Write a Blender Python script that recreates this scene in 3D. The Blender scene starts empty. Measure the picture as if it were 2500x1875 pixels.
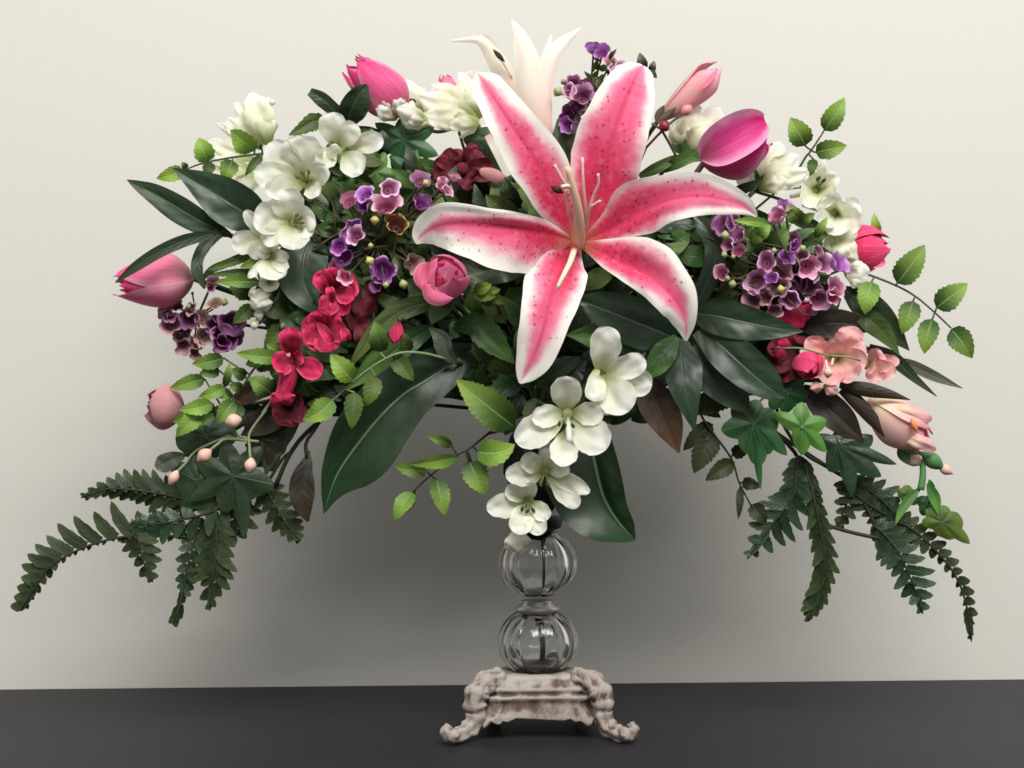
import bpy, bmesh, math, random
from mathutils import Vector, Matrix, noise
random.seed(7)
RND = random.Random(11)
scn = bpy.context.scene
COL = scn.collection

# ------------------------------------------------------------ camera, light, exposure
CAM_D, CAM_H, FPX = 1.2, 0.2705, 3750.0      # metres from vase axis, lens height, focal length in photo pixels
TH = math.radians(0.57)                       # the photo is held slightly crooked
CT, ST = math.cos(TH), math.sin(TH)
CAMP = Vector((0, -CAM_D, CAM_H))
cam = bpy.data.cameras.new('camera'); camo = bpy.data.objects.new('camera', cam); COL.objects.link(camo)
cam.sensor_fit = 'HORIZONTAL'; cam.sensor_width = 36; cam.lens = 36 * FPX / 2500
cam.clip_start = 0.05; cam.clip_end = 50
camo.matrix_world = Matrix(((CT, ST, 0, CAMP.x), (0, 0, -1, CAMP.y), (-ST, CT, 0, CAMP.z), (0, 0, 0, 1)))
scn.camera = camo

w = bpy.data.worlds.new('World'); scn.world = w; w.use_nodes = True
bg = w.node_tree.nodes['Background']
bg.inputs[0].default_value = (1.0, 0.98, 0.94, 1); bg.inputs[1].default_value = 0.34

def lamp(name, loc, target, sx, sy, power, col):
    l = bpy.data.lights.new(name, 'AREA'); l.shape = 'RECTANGLE'; l.size = sx; l.size_y = sy
    l.energy = power; l.color = col
    o = bpy.data.objects.new(name, l); COL.objects.link(o); o.location = loc
    o.rotation_euler = (Vector(target) - Vector(loc)).to_track_quat('-Z', 'Y').to_euler()
    return o
lamp('ceiling_panel', (0.35, -1.55, 2.60), (0.1, 0.0, 0.30), 3.2, 0.9, 44, (1.0, 0.985, 0.95))
lamp('ceiling_panel', (0.60, -2.70, 2.70), (0.1, 0.0, 0.30), 3.2, 0.9, 134, (1.0, 0.985, 0.95))

scn.view_settings.view_transform = 'Standard'; scn.view_settings.look = 'None'
scn.view_settings.exposure = 0.0; scn.view_settings.gamma = 1.0
cy = scn.cycles
cy.filter_width = 1.6; cy.use_denoising = True; cy.caustics_refractive = False; cy.caustics_reflective = False
cy.max_bounces = 10; cy.transmission_bounces = 10; cy.diffuse_bounces = 4; cy.sample_clamp_indirect = 4

# ------------------------------------------------------------ placing: a photo pixel and a depth (cm from the vase axis) -> a point
def P(x, y, d=0.0):
    s = (CAM_D + d / 100.0) / FPX
    px, py = x - 1250.0, 937.5 - y
    return Vector(((px * CT + py * ST) * s, d / 100.0, CAM_H + (-px * ST + py * CT) * s))
def SC(d): return (CAM_D + d / 100.0) / FPX

# ------------------------------------------------------------ object helpers
def tag(o, label=None, cat=None, group=None, kind=None):
    if label: o['label'] = label
    if cat: o['category'] = cat
    if group: o['group'] = group
    if kind: o['kind'] = kind
    return o
def thing(name, label, cat, loc, group=None):
    o = bpy.data.objects.new(name, None); COL.objects.link(o); o.location = loc
    o.empty_display_size = 0.01
    return tag(o, label, cat, group)
def base_of(p):
    v = Vector((0, 0, 0))
    while p is not None:
        v = v + p.location; p = p.parent
    return v
def link(name, verts, faces, mat, parent=None, uv=None, smooth=True, mats=None, fm=None, label=None):
    off = base_of(parent)
    me = bpy.data.meshes.new(name)
    me.from_pydata([tuple(v - off) for v in verts], [], faces)
    for m in (mats or [mat]): me.materials.append(m)
    if uv is not None:
        ul = me.uv_layers.new(name='uv')
        d = [0.0] * (len(me.loops) * 2)
        for i, l in enumerate(me.loops):
            d[2 * i], d[2 * i + 1] = uv[l.vertex_index]
        ul.data.foreach_set('uv', d)
    if fm: me.polygons.foreach_set('material_index', fm)
    if smooth: me.polygons.foreach_set('use_smooth', [True] * len(me.polygons))
    me.update()
    o = bpy.data.objects.new(name, me); COL.objects.link(o)
    if parent is not None: o.parent = parent
    if label: o['label'] = label
    return o

def cr(pts, t):
    n = len(pts) - 1
    x = min(max(t, 0.0), 1.0) * n; i = min(int(x), n - 1); f = x - i
    p1, p2 = pts[i], pts[i + 1]
    p0 = pts[i - 1] if i > 0 else tuple(2 * a - b for a, b in zip(p1, p2))
    p3 = pts[i + 2] if i + 2 <= n else tuple(2 * b - a for a, b in zip(p1, p2))
    f2, f3 = f * f, f * f * f
    return tuple(0.5 * (2 * b + (c - a) * f + (2 * a - 5 * b + 4 * c - e) * f2 + (3 * b - a - 3 * c + e) * f3)
                 for a, b, c, e in zip(p0, p1, p2, p3))

def grid_faces(nu, nv, off=0):
    r = nv + 1
    return [(off + i * r + j, off + i * r + j + 1, off + (i + 1) * r + j + 1, off + (i + 1) * r + j)
            for i in range(nu) for j in range(nv)]

class MB:
    def __init__(s): s.v, s.f, s.uv, s.m = [], [], [], []
    def add(s, v, f, uv=None, mi=0):
        o = len(s.v); s.v += v; s.f += [tuple(i + o for i in q) for q in f]
        s.uv += uv if uv else [(0.5, 0.5)] * len(v); s.m += [mi] * len(f)
    def build(s, name, mat, parent=None, mats=None, **k):
        return link(name, s.v, s.f, mat, parent, s.uv, mats=mats, fm=s.m if mats else None, **k)

def surf(cl, nu=16, nv=6, cup=0.0, fold=0.0, wave=0.0, wn=3.0, serr=0.0, ns=8, roll=0.0, roll1=None, ph=None, crump=0.0, rag=0.0):
    """A leaf or petal: cl = [(x, y, depth_cm, half_left, half_right)] along its midrib, base to tip."""
    ph = RND.uniform(0, 6.28) if ph is None else ph
    roll1 = roll if roll1 is None else roll1
    V, UV = [], []
    S = []
    for i in range(nu + 1):
        t = i / nu
        S.append((t, cr(cl, t)))
    pos = [P(q[0], q[1], q[2]) for t, q in S]
    for i, (t, q) in enumerate(S):
        T = (pos[min(i + 1, nu)] - pos[max(i - 1, 0)])
        T = T.normalized() if T.length > 1e-9 else Vector((0, 0, 1))
        N = (CAMP - pos[i]).normalized(); N = N - T * N.dot(T)
        N = N.normalized() if N.length > 1e-4 else Vector((0, -1, 0))
        R = T.cross(N)
        a = roll + (roll1 - roll) * t
        if a:
            ca, sa = math.cos(a), math.sin(a)
            R, N = R * ca + N * sa, N * ca - R * sa
        sc = SC(q[2])
        wl, wr = max(q[3], 0.3) * sc, max(q[4], 0.3) * sc
        wm = max(wl, wr)
        for j in range(nv + 1):
            v = -1 + 2 * j / nv
            wv = wl if v < 0 else wr
            k = 1.0
            if serr and 0.04 < t < 0.99:
                k = 1 - serr * abs(v) ** 3 * (1 - ((t * ns) % 1.0))
            if rag: k *= 1 + rag * noise.noise(Vector((t * 9 + ph * 7, v * 2, ph))) * abs(v)
            z = cup * wm * v * v + fold * wm * abs(v) + wave * wm * math.sin(wn * 6.28 * t + ph + (0 if v < 0 else 1.7)) * abs(v) ** 1.5
            if crump:
                e = min(1.0, t * 3)
                z += crump * wm * e * (noise.noise(Vector((t * 3.1 + ph * 5, v * 1.6, ph * 3))) * 0.9 + noise.noise(Vector((t * 7 + ph, v * 4.0, ph * 9))) * 0.35 * abs(v))
            V.append(pos[i] + R * (v * wv * k) + N * z)
            UV.append((t, 0.5 + 0.5 * v))
    return V, grid_faces(nu, nv), UV

def blade(name, cl, mat, parent, label=None, **k):
    V, F, UV = surf(cl, **k)
    return link(name, V, F, mat, parent, UV, label=label)

def prof(kind, t):
    if kind == 'obov':      # petal: narrow claw, broad rounded end
        if t < 0.62: return 0.16 + 0.84 * math.sin(math.pi / 2 * t / 0.62) ** 1.15
        return math.sqrt(max(0.0, 1 - ((t - 0.62) / 0.38) ** 2.3))
    if kind == 'ov':        # ovate leaf, pointed
        return max(0.0, math.sin(math.pi * t ** 0.72)) ** 0.85 * (1 - 0.12 * t)
    if kind == 'lance':
        return max(0.0, math.sin(math.pi * t ** 0.85)) ** 0.9
    if kind == 'pet':       # pointed petal
        return (0.25 + 0.75 * math.sin(math.pi / 2 * min(1, t / 0.5))) * math.sqrt(max(0, 1 - max(0, (t - 0.5) / 0.5) ** 1.8))
    if kind == 'petw':
        return math.sqrt(max(0.0, 1 - abs(2 * t - 1.04) ** 2.2)) if t > 0.02 else 0.1
    if kind == 'frond':
        return (0.72 + 0.28 * math.sin(math.pi * min(1, t * 1.2))) * math.sqrt(max(0.0, 1 - t ** 4.5))
    if kind == 'round':
        return math.sqrt(max(0.0, 1 - (2 * t - 1) ** 2)) if t > 0.5 else 0.45 + 0.55 * math.sin(math.pi * t)
    return 1.0
def lf(bx, by, tx, ty, half, d0=0.0, d1=0.0, kind='ov', bend=0.0, bulge=0.0, n=9):
    """centre line of a simple leaf from base to tip; bend = sideways bow, bulge = bow towards the viewer (cm)"""
    L = math.hypot(tx - bx, ty - by) or 1
    nx, ny = -(ty - by) / L, (tx - bx) / L
    out = []
    for i in range(n + 1):
        t = i / n
        if kind in ('obov', 'pet', 'round', 'petw'): t = 1 - (1 - t) ** 1.5
        b = bend * L * 4 * t * (1 - t)
        wv = half * prof(kind, t)
        out.append((bx + (tx - bx) * t + nx * b, by + (ty - by) * t + ny * b, d0 + (d1 - d0) * t - bulge * 4 * t * (1 - t), wv, wv))
    return out

def tube(pts, r, mat, name, parent, r1=None, seg=6, nu=None, px=True, cap=True, label=None):
    """pts: (x, y, d) photo points or Vectors; r in px"""
    n = nu or max(4, 4 * (len(pts) - 1))
    W = [P(*cr([tuple(p) for p in pts], i / n)) if px else Vector(cr([tuple(p) for p in pts], i / n)) for i in range(n + 1)]
    V, F, UV = tube_v(W, [((r + ((r1 if r1 is not None else r) - r) * i / n) * (SC(0) if px else 1)) for i in range(n + 1)], seg)
    return link(name, V, F, mat, parent, UV, label=label)
def tube_v(W, R, seg=6):
    V, F, UV = [], [], []
    n = len(W) - 1
    A = None
    for i in range(n + 1):
        T = (W[min(i + 1, n)] - W[max(i - 1, 0)]); T = T.normalized() if T.length > 1e-9 else Vector((0, 0, 1))
        if A is None: A = T.orthogonal().normalized()
        A = (A - T * A.dot(T)).normalized(); B = T.cross(A)
        for k in range(seg):
            a = 2 * math.pi * k / seg
            V.append(W[i] + (A * math.cos(a) + B * math.sin(a)) * R[i]); UV.append((i / n, k / seg))
    for i in range(n):
        for k in range(seg):
            F.append((i * seg + k, i * seg + (k + 1) % seg, (i + 1) * seg + (k + 1) % seg, (i + 1) * seg + k))
    F.append(tuple(range(seg - 1, -1, -1))); F.append(tuple(n * seg + k for k in range(seg)))
    return V, F, UV

def ell(c, axis, L, R, seg=10, rings=8, prof_fn=None):
    """a bud / berry: body of revolution around axis (world units)"""
    ax = axis.normalized(); A = ax.orthogonal().normalized(); B = ax.cross(A)
    V, F, UV = [], [], []
    for i in range(rings + 1):
        t = i / rings
        rr = R * (prof_fn(t) if prof_fn else math.sin(math.pi * min(max(t, 0.02), 0.98)))
        for k in range(seg):
            a = 2 * math.pi * k / seg
            V.append(c + ax * (L * (t - 0.5)) + (A * math.cos(a) + B * math.sin(a)) * rr); UV.append((t, k / seg))
    for i in range(rings):
        for k in range(seg):
            F.append((i * seg + k, i * seg + (k + 1) % seg, (i + 1) * seg + (k + 1) % seg, (i + 1) * seg + k))
    F.append(tuple(range(seg - 1, -1, -1))); F.append(tuple(rings * seg + k for k in range(seg)))
    return V, F, UV

def bud(name, x, y, d, L, R, ang, mat, parent, tilt=0.0, fn=None):
    a = math.radians(ang)
    ax = Vector((math.cos(a), -tilt, math.sin(a)))
    V, F, UV = ell(P(x, y, d), ax, L * SC(d), R * SC(d), prof_fn=fn)
    return link(name, V, F, mat, parent, UV)

# ------------------------------------------------------------ materials
class NT:
    def __init__(s, name):
        s.m = bpy.data.materials.new(name); s.m.use_nodes = True; s.n = s.m.node_tree.nodes; s.l = s.m.node_tree.links
        s.b = s.n['Principled BSDF']; s.out = s.n['Material Output']
    def node(s, t, **k):
        n = s.n.new(t)
        for a, b in k.items(): setattr(n, a, b)
        return n
    def put(s, sock, v):
        if isinstance(v, (int, float)): sock.default_value = v
        elif isinstance(v, tuple): sock.default_value = v if len(v) != 3 or sock.type != 'RGBA' else (*v, 1)
        else: s.l.new(v, sock)
    def math(s, op, a, b=0.0, c=0.0, clamp=False):
        n = s.node('ShaderNodeMath', operation=op, use_clamp=clamp)
        s.put(n.inputs[0], a); s.put(n.inputs[1], b); s.put(n.inputs[2], c)
        return n.outputs[0]
    def mix(s, f, a, b):
        n = s.node('ShaderNodeMix', data_type='RGBA')
        s.put(n.inputs[0], f); s.put(n.inputs[6], a); s.put(n.inputs[7], b)
        return n.outputs[2]
    def ss(s, x, lo, hi):
        n = s.node('ShaderNodeMapRange', interpolation_type='SMOOTHSTEP')
        s.put(n.inputs[0], x); s.put(n.inputs[1], lo); s.put(n.inputs[2], hi)
        return n.outputs[0]
    def uv(s):
        t = s.node('ShaderNodeTexCoord'); x = s.node('ShaderNodeSeparateXYZ'); s.l.new(t.outputs['UV'], x.inputs[0])
        s.tc = t
        sv = s.math('ABSOLUTE', s.math('MULTIPLY_ADD', x.outputs[1], 2.0, -1.0))
        return x.outputs[0], sv, x.outputs[1]
    def noise(s, scale, detail=3.0, vec=None, rough=0.55):
        n = s.node('ShaderNodeTexNoise'); n.inputs['Scale'].default_value = scale; n.inputs['Detail'].default_value = detail
        n.inputs['Roughness'].default_value = rough
        if vec is None:
            g = s.node('ShaderNodeNewGeometry'); vec = g.outputs['Position']
        s.l.new(vec, n.inputs['Vector'])
        return n.outputs[0]
    def rnd(s):
        return s.node('ShaderNodeObjectInfo').outputs['Random']
    def bump(s, h, strength, dist=0.001):
        n = s.node('ShaderNodeBump'); n.inputs['Strength'].default_value = strength; n.inputs['Distance'].default_value = dist
        s.l.new(h, n.inputs['Height']); s.l.new(n.outputs[0], s.b.inputs['Normal']); return n.outputs[0]
    def finish(s, col, rough=0.6, spec=0.3, trans=0.0, tcol=None, sheen=0.0):
        s.put(s.b.inputs['Base Color'], col); s.put(s.b.inputs['Roughness'], rough)
        s.b.inputs['Specular IOR Level'].default_value = spec
        if sheen: s.b.inputs['Sheen Weight'].default_value = sheen
        if trans:
            t = s.node('ShaderNodeBsdfTranslucent'); s.put(t.inputs[0], tcol if tcol is not None else col)
            x = s.node('ShaderNodeMixShader'); x.inputs[0].default_value = trans
            s.l.new(s.b.outputs[0], x.inputs[1]); s.l.new(t.outputs[0], x.inputs[2]); s.l.new(x.outputs[0], s.out.inputs[0])
        return s.m
def val_var(s, col, amt=0.25):
    h = s.node('ShaderNodeHueSaturation'); s.put(h.inputs['Color'], col)
    s.put(h.inputs['Value'], s.math('MULTIPLY_ADD', s.rnd(), amt, 1 - amt / 2)); return h.outputs[0]

def petal_mat(name, base, mid, tip, edge=None, e0=0.55, e1=1.0, trans=0.25, rough=0.62, vein=0.10, var=0.12, u0=0.02, u1=0.32, u2=0.95, mott=0.14, streak=0.42):
    s = NT(name); u, sv, v = s.uv()
    c = s.mix(s.ss(u, u0, u1), base, mid)
    c = s.mix(s.ss(u, u1 + 0.1, u2), c, tip)
    nz = s.noise(70, 4)
    if edge is not None:
        e = s.ss(s.math('ADD', sv, s.math('MULTIPLY_ADD', nz, 0.36, -0.18)), e0, e1)
        c = s.mix(e, c, edge)
    if mott:
        c = s.mix(s.math('MULTIPLY', s.ss(s.noise(45, 5), 0.42, 0.72), mott), c, base)
    mp = s.node('ShaderNodeMapping'); mp.inputs['Scale'].default_value = (1.6, 22, 1); s.l.new(s.tc.outputs['UV'], mp.inputs[0])
    sn = s.noise(1.0, 4, mp.outputs[0])
    hs = s.node('ShaderNodeHueSaturation'); s.put(hs.inputs['Color'], c); s.put(hs.inputs['Value'], s.math('MULTIPLY_ADD', sn, streak, 1 - streak / 2)); s.put(hs.inputs['Saturation'], s.math('MULTIPLY_ADD', sn, -streak * 0.9, 1 + streak * 0.45)); c = hs.outputs[0]
    c = val_var(s, c, var)
    # long veins running along the petal
    vt = s.node('ShaderNodeTexWave', wave_type='BANDS', bands_direction='Y'); vt.inputs['Scale'].default_value = 6; vt.inputs['Distortion'].default_value = 2.5
    vt.inputs['Detail'].default_value = 2
    s.l.new(s.tc.outputs['UV'], vt.inputs[0])
    s.bump(s.math('ADD', s.math('MULTIPLY', vt.outputs['Fac'], 0.35), nz), vein, 0.0008)
    return s.finish(c, rough, 0.25, trans, sheen=0.1)

def leaf_mat(name, dark, light, rib, ub=0.2, ut=0.9, rough=0.42, spec=0.5, ribw=0.05, veins=7.0, trans=0.12, patch=0.35, edge=None, var=0.3, vc=0.05, vb=0.10):
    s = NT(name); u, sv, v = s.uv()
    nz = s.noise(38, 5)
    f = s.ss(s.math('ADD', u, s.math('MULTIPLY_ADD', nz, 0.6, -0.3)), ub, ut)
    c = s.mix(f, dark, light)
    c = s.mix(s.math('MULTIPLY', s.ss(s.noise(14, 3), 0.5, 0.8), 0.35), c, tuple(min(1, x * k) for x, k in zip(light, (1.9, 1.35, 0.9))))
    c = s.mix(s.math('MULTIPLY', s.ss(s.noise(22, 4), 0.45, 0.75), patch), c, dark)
    # lateral veins: chevrons off the midrib
    ch = s.math('SINE', s.math('MULTIPLY', s.math('SUBTRACT', u, s.math('MULTIPLY', sv, 0.22)), veins * 6.28))
    vl = s.ss(ch, 0.86, 1.0)
    c = s.mix(s.math('MULTIPLY', vl, vc), c, rib)
    r = s.math('SUBTRACT', 1.0, s.ss(sv, ribw * 0.5, ribw * 1.6))
    c = s.mix(s.math('MULTIPLY', r, 0.75), c, rib)
    if edge is not None: c = s.mix(s.ss(sv, 0.86, 1.0), c, edge)
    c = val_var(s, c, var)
    h = s.math('ADD', s.math('MULTIPLY', ch, vb), s.math('MULTIPLY_ADD', r, -1.0, s.math('MULTIPLY', nz, 1.2)))
    s.bump(h, 0.5, 0.0009)
    return s.finish(c, s.math('MULTIPLY_ADD', s.noise(60, 3), 0.3, rough - 0.12), spec, trans)

def plain(name, col, rough=0.6, spec=0.3, amt=0.25, scale=60, col2=None, bump=0.2):
    s = NT(name)
    nz = s.noise(scale, 4)
    c = s.mix(nz, tuple(x * (1 - amt) for x in col), col2 or tuple(min(1, x * (1 + amt)) for x in col))
    if bump: s.bump(nz, bump, 0.0008)
    return s.finish(c, rough, spec)

def lily_mat():
    s = NT('stargazer_petal'); u, sv, v = s.uv()
    nz = s.noise(55, 5); n2 = s.noise(160, 3)
    # how far the pink reaches from the midrib, narrowing to the tip
    at = s.node('ShaderNodeAttribute', attribute_type='OBJECT', attribute_name='pink_spread')
    reach = s.math('MULTIPLY_ADD', s.math('POWER', u, 2.0), -0.80, s.math('ADD', at.outputs['Fac'], 0.92))
    e = s.math('ADD', s.math('SUBTRACT', sv, reach), s.math('ADD', s.math('MULTIPLY_ADD', nz, 0.5, -0.25), s.math('MULTIPLY_ADD', n2, 0.24, -0.12)))
    white = s.ss(e, -0.30, 0.14)
    pink = s.mix(s.ss(s.math('ADD', u, s.math('MULTIPLY_ADD', nz, 0.5, -0.25)), 0.15, 0.8), (0.78, 0.045, 0.125), (0.90, 0.17, 0.33))
    pink = s.mix(s.math('MULTIPLY', s.ss(n2, 0.5, 0.68), 0.35), pink, (0.88, 0.24, 0.36))
    pink = s.mix(s.ss(e, -0.55, -0.1), pink, (0.88, 0.26, 0.40))
    c = s.mix(white, pink, (0.90, 0.87, 0.80))
    rib = s.math('MULTIPLY', s.math('SUBTRACT', 1.0, s.ss(sv, 0.02, 0.13)), s.math('SUBTRACT', 1.0, s.ss(u, 0.62, 0.9)))
    c = s.mix(s.math('MULTIPLY', rib, 0.7), c, (0.70, 0.05, 0.14))
    # raised dark freckles on the inner two thirds
    vo = s.node('ShaderNodeTexVoronoi'); vo.inputs['Scale'].default_value = 260; vo.inputs['Randomness'].default_value = 1.0
    g = s.node('ShaderNodeNewGeometry'); wob = s.node('ShaderNodeTexNoise'); wob.inputs['Scale'].default_value = 300; s.l.new(g.outputs['Position'], wob.inputs['Vector'])
    ad = s.node('ShaderNodeVectorMath', operation='MULTIPLY_ADD'); s.l.new(wob.outputs['Color'], ad.inputs[0]); ad.inputs[1].default_value = (0.004, 0.004, 0.004); s.l.new(g.outputs['Position'], ad.inputs[2]); s.l.new(ad.outputs[0], vo.inputs['Vector'])
    sel = s.node('ShaderNodeSeparateColor'); s.l.new(vo.outputs['Color'], sel.inputs[0])
    dot = s.math('SUBTRACT', 1.0, s.ss(vo.outputs['Distance'], 0.12, 0.40))
    dot = s.math('MULTIPLY', dot, s.ss(s.math('SUBTRACT', sel.outputs[0], s.math('MULTIPLY_ADD', u, 0.75, 0.12)), 0.0, 0.06))
    dot = s.math('MULTIPLY', dot, s.math('MULTIPLY', s.math('SUBTRACT', 1.0, s.ss(u, 0.58, 0.8)), s.math('SUBTRACT', 1.0, s.ss(sv, 0.6, 0.92))))
    c = s.mix(s.math('MULTIPLY', dot, 0.72), c, (0.36, 0.008, 0.045))
    c = s.mix(s.math('SUBTRACT', 1.0, s.ss(u, 0.0, 0.1)), c, (0.55, 0.16, 0.12))
    vt = s.node('ShaderNodeTexWave', wave_type='BANDS', bands_direction='Y'); vt.inputs['Scale'].default_value = 5; vt.inputs['Distortion'].default_value = 2
    s.l.new(s.tc.outputs['UV'], vt.inputs[0])
    s.bump(s.math('ADD', s.math('MULTIPLY', vt.outputs['Fac'], 0.10), s.math('MULTIPLY_ADD', dot, 0.5, nz)), 0.22, 0.0009)
    return s.finish(c, 0.6, 0.25, 0.18, sheen=0.1)
M = {}
M['lily'] = lily_mat()
M['lilyw'] = petal_mat('back_lily_petal', (0.80, 0.55, 0.50), (0.85, 0.81, 0.70), (0.89, 0.875, 0.79), u0=0.0, u1=0.40, mott=0.03, streak=0.12)
M['lilyp'] = petal_mat('back_lily_blush', (0.80, 0.42, 0.44), (0.85, 0.66, 0.62), (0.89, 0.87, 0.80), u0=0.0, u1=0.3, u2=0.7, streak=0.2)
M['white'] = petal_mat('white_freesia_petal', (0.56, 0.60, 0.26), (0.86, 0.87, 0.74), (0.90, 0.905, 0.85), u0=0.0, u1=0.36, u2=0.75, mott=0.05, trans=0.36, streak=0.14, vein=0.24)
M['whiteb'] = petal_mat('white_bud_petal', (0.74, 0.76, 0.55), (0.86, 0.86, 0.74), (0.88, 0.885, 0.80), u0=0.0, u1=0.3, mott=0.04, trans=0.36, streak=0.1)
M['whitec'] = petal_mat('cream_freesia_petal', (0.44, 0.52, 0.18), (0.85, 0.855, 0.68), (0.90, 0.905, 0.83), u0=0.0, u1=0.38, u2=0.85, mott=0.05, trans=0.36, streak=0.14, vein=0.24)
M['tulip'] = petal_mat('pink_tulip_petal', (0.30, 0.17, 0.16), (0.72, 0.10, 0.26), (0.80, 0.07, 0.25), edge=(0.86, 0.36, 0.52), e0=0.5, e1=1.05, u0=0.0, u1=0.3, trans=0.15)
M['tulipd'] = petal_mat('dusky_tulip_petal', (0.36, 0.15, 0.16), (0.78, 0.19, 0.33), (0.84, 0.07, 0.26), edge=(0.90, 0.44, 0.56), e0=0.5, e1=1.05, u0=0.02, u1=0.4, trans=0.12)
M['tulipm'] = petal_mat('magenta_tulip_petal', (0.42, 0.10, 0.18), (0.64, 0.045, 0.24), (0.60, 0.02, 0.18), edge=(0.84, 0.34, 0.58), e0=0.42, e1=1.0, u0=0.0, u1=0.3, trans=0.12)
M['hot'] = petal_mat('hot_pink_petal', (0.55, 0.05, 0.12), (0.82, 0.05, 0.16), (0.86, 0.08, 0.22), u0=0.0, u1=0.3, trans=0.12)
M['rose'] = petal_mat('rose_pink_petal', (0.72, 0.12, 0.20), (0.90, 0.19, 0.33), (0.93, 0.20, 0.43), edge=(0.94, 0.42, 0.54), e0=0.7, e1=1.1, u0=0.05, u1=0.4, trans=0.12)
M['mauvebud'] = petal_mat('mauve_pink_petal', (0.40, 0.16, 0.17), (0.52, 0.24, 0.25), (0.56, 0.27, 0.28), u0=0.0, u1=0.3, trans=0.1, mott=0.08)
M['peach'] = petal_mat('peach_freesia_petal', (0.55, 0.48, 0.20), (0.84, 0.43, 0.41), (0.88, 0.54, 0.54), edge=(0.85, 0.36, 0.41), e0=0.7, e1=1.1, u0=0.0, u1=0.35, trans=0.2)
M['peachb'] = petal_mat('peach_bud_petal', (0.84, 0.72, 0.46), (0.84, 0.48, 0.46), (0.80, 0.24, 0.32), u0=0.05, u1=0.5, u2=1.0, trans=0.15)
M['pinkf'] = petal_mat('pale_pink_bud_petal', (0.42, 0.24, 0.18), (0.78, 0.42, 0.42), (0.85, 0.40, 0.48), u0=0.0, u1=0.45, trans=0.15)
M['red'] = petal_mat('crimson_freesia_petal', (0.22, 0.008, 0.03), (0.52, 0.016, 0.08), (0.74, 0.04, 0.15), edge=(0.78, 0.09, 0.20), e0=0.6, e1=1.1, u0=0.0, u1=0.45, trans=0.12)
M['burg'] = petal_mat('burgundy_petal', (0.05, 0.006, 0.012), (0.12, 0.010, 0.022), (0.17, 0.014, 0.03), trans=0.08)
def floret_mat(name, cup, wall, rim):
    s = NT(name); u, sv, v = s.uv()
    nz = s.noise(120, 3)
    c = s.mix(s.ss(s.math('ADD', u, s.math('MULTIPLY_ADD', nz, 0.3, -0.15)), 0.30, 0.62), cup, wall)
    c = s.mix(s.ss(u, 0.66, 0.95), c, rim); c = val_var(s, c, 0.3)
    s.bump(nz, 0.3, 0.0006)
    return s.finish(c, 0.6, 0.25, 0.15)
M['fpink'] = floret_mat('pink_waxflower', (0.30, 0.06, 0.13), (0.68, 0.31, 0.46), (0.84, 0.56, 0.67))
M['fpurp'] = floret_mat('violet_waxflower', (0.15, 0.02, 0.15), (0.40, 0.14, 0.46), (0.62, 0.34, 0.68))
M['fmauv'] = floret_mat('mauve_waxflower', (0.17, 0.04, 0.10), (0.46, 0.21, 0.37), (0.72, 0.46, 0.62))
M['fdusk'] = floret_mat('dusky_waxflower', (0.13, 0.05, 0.07), (0.33, 0.16, 0.20), (0.54, 0.32, 0.37))
M['fplum'] = floret_mat('plum_waxflower', (0.08, 0.014, 0.05), (0.20, 0.06, 0.17), (0.34, 0.15, 0.31))
M['fbeig'] = floret_mat('beige_waxflower', (0.22, 0.12, 0.11), (0.42, 0.29, 0.26), (0.54, 0.40, 0.36))
M['fyel'] = floret_mat('yellow_rimmed_waxflower', (0.06, 0.012, 0.012), (0.20, 0.06, 0.04), (0.66, 0.50, 0.16))
M['budy'] = plain('yellow_green_bud', (0.55, 0.50, 0.16), 0.5)
M['budg'] = plain('pale_green_bud', (0.36, 0.42, 0.18), 0.5)
M['berryr'] = plain('dark_red_berry', (0.22, 0.02, 0.025), 0.4, 0.5)
M['berryp'] = plain('pink_berry', (0.66, 0.28, 0.28), 0.45, 0.4)
M['berryc'] = plain('peach_berry', (0.84, 0.46, 0.38), 0.5, 0.3, col2=(0.85, 0.62, 0.50))
M['mint'] = leaf_mat('mint_leaf', (0.035, 0.085, 0.018), (0.22, 0.36, 0.06), (0.30, 0.42, 0.12), ub=0.05, ut=0.75, rough=0.5, spec=0.35, trans=0.25)
M['mintb'] = leaf_mat('bright_mint_leaf', (0.09, 0.20, 0.025), (0.26, 0.44, 0.07), (0.36, 0.50, 0.15), ub=0.0, ut=0.6, rough=0.5, spec=0.35, trans=0.25)
M['mintd'] = leaf_mat('olive_mint_leaf', (0.032, 0.068, 0.013), (0.12, 0.20, 0.036), (0.12, 0.18, 0.06), rough=0.5, spec=0.35, trans=0.2)
M['dark'] = leaf_mat('dark_lily_leaf', (0.012, 0.028, 0.012), (0.030, 0.056, 0.022), (0.06, 0.10, 0.04), rough=0.46, spec=0.45)
M['slate'] = leaf_mat('slate_green_leaf', (0.012, 0.032, 0.015), (0.028, 0.062, 0.030), (0.05, 0.09, 0.06), rough=0.38, spec=0.55, vc=0.12)
M['big'] = leaf_mat('broad_dark_leaf', (0.009, 0.026, 0.009), (0.017, 0.050, 0.017), (0.22, 0.34, 0.22), rough=0.38, spec=0.55, ribw=0.028, veins=9, vc=0.02, vb=0.10)
M['olive'] = leaf_mat('olive_leaf', (0.042, 0.074, 0.016), (0.105, 0.16, 0.036), (0.10, 0.14, 0.06), rough=0.5, spec=0.4)
M['mid'] = leaf_mat('mid_green_leaf', (0.030, 0.090, 0.020), (0.085, 0.19, 0.04), (0.09, 0.16, 0.06), rough=0.45, spec=0.45)
M['ivy'] = leaf_mat('ivy_leaf', (0.012, 0.055, 0.018), (0.035, 0.115, 0.035), (0.12, 0.24, 0.10), vb=0.0, vc=0.0, rough=0.45, spec=0.45, ribw=0.03)
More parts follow.
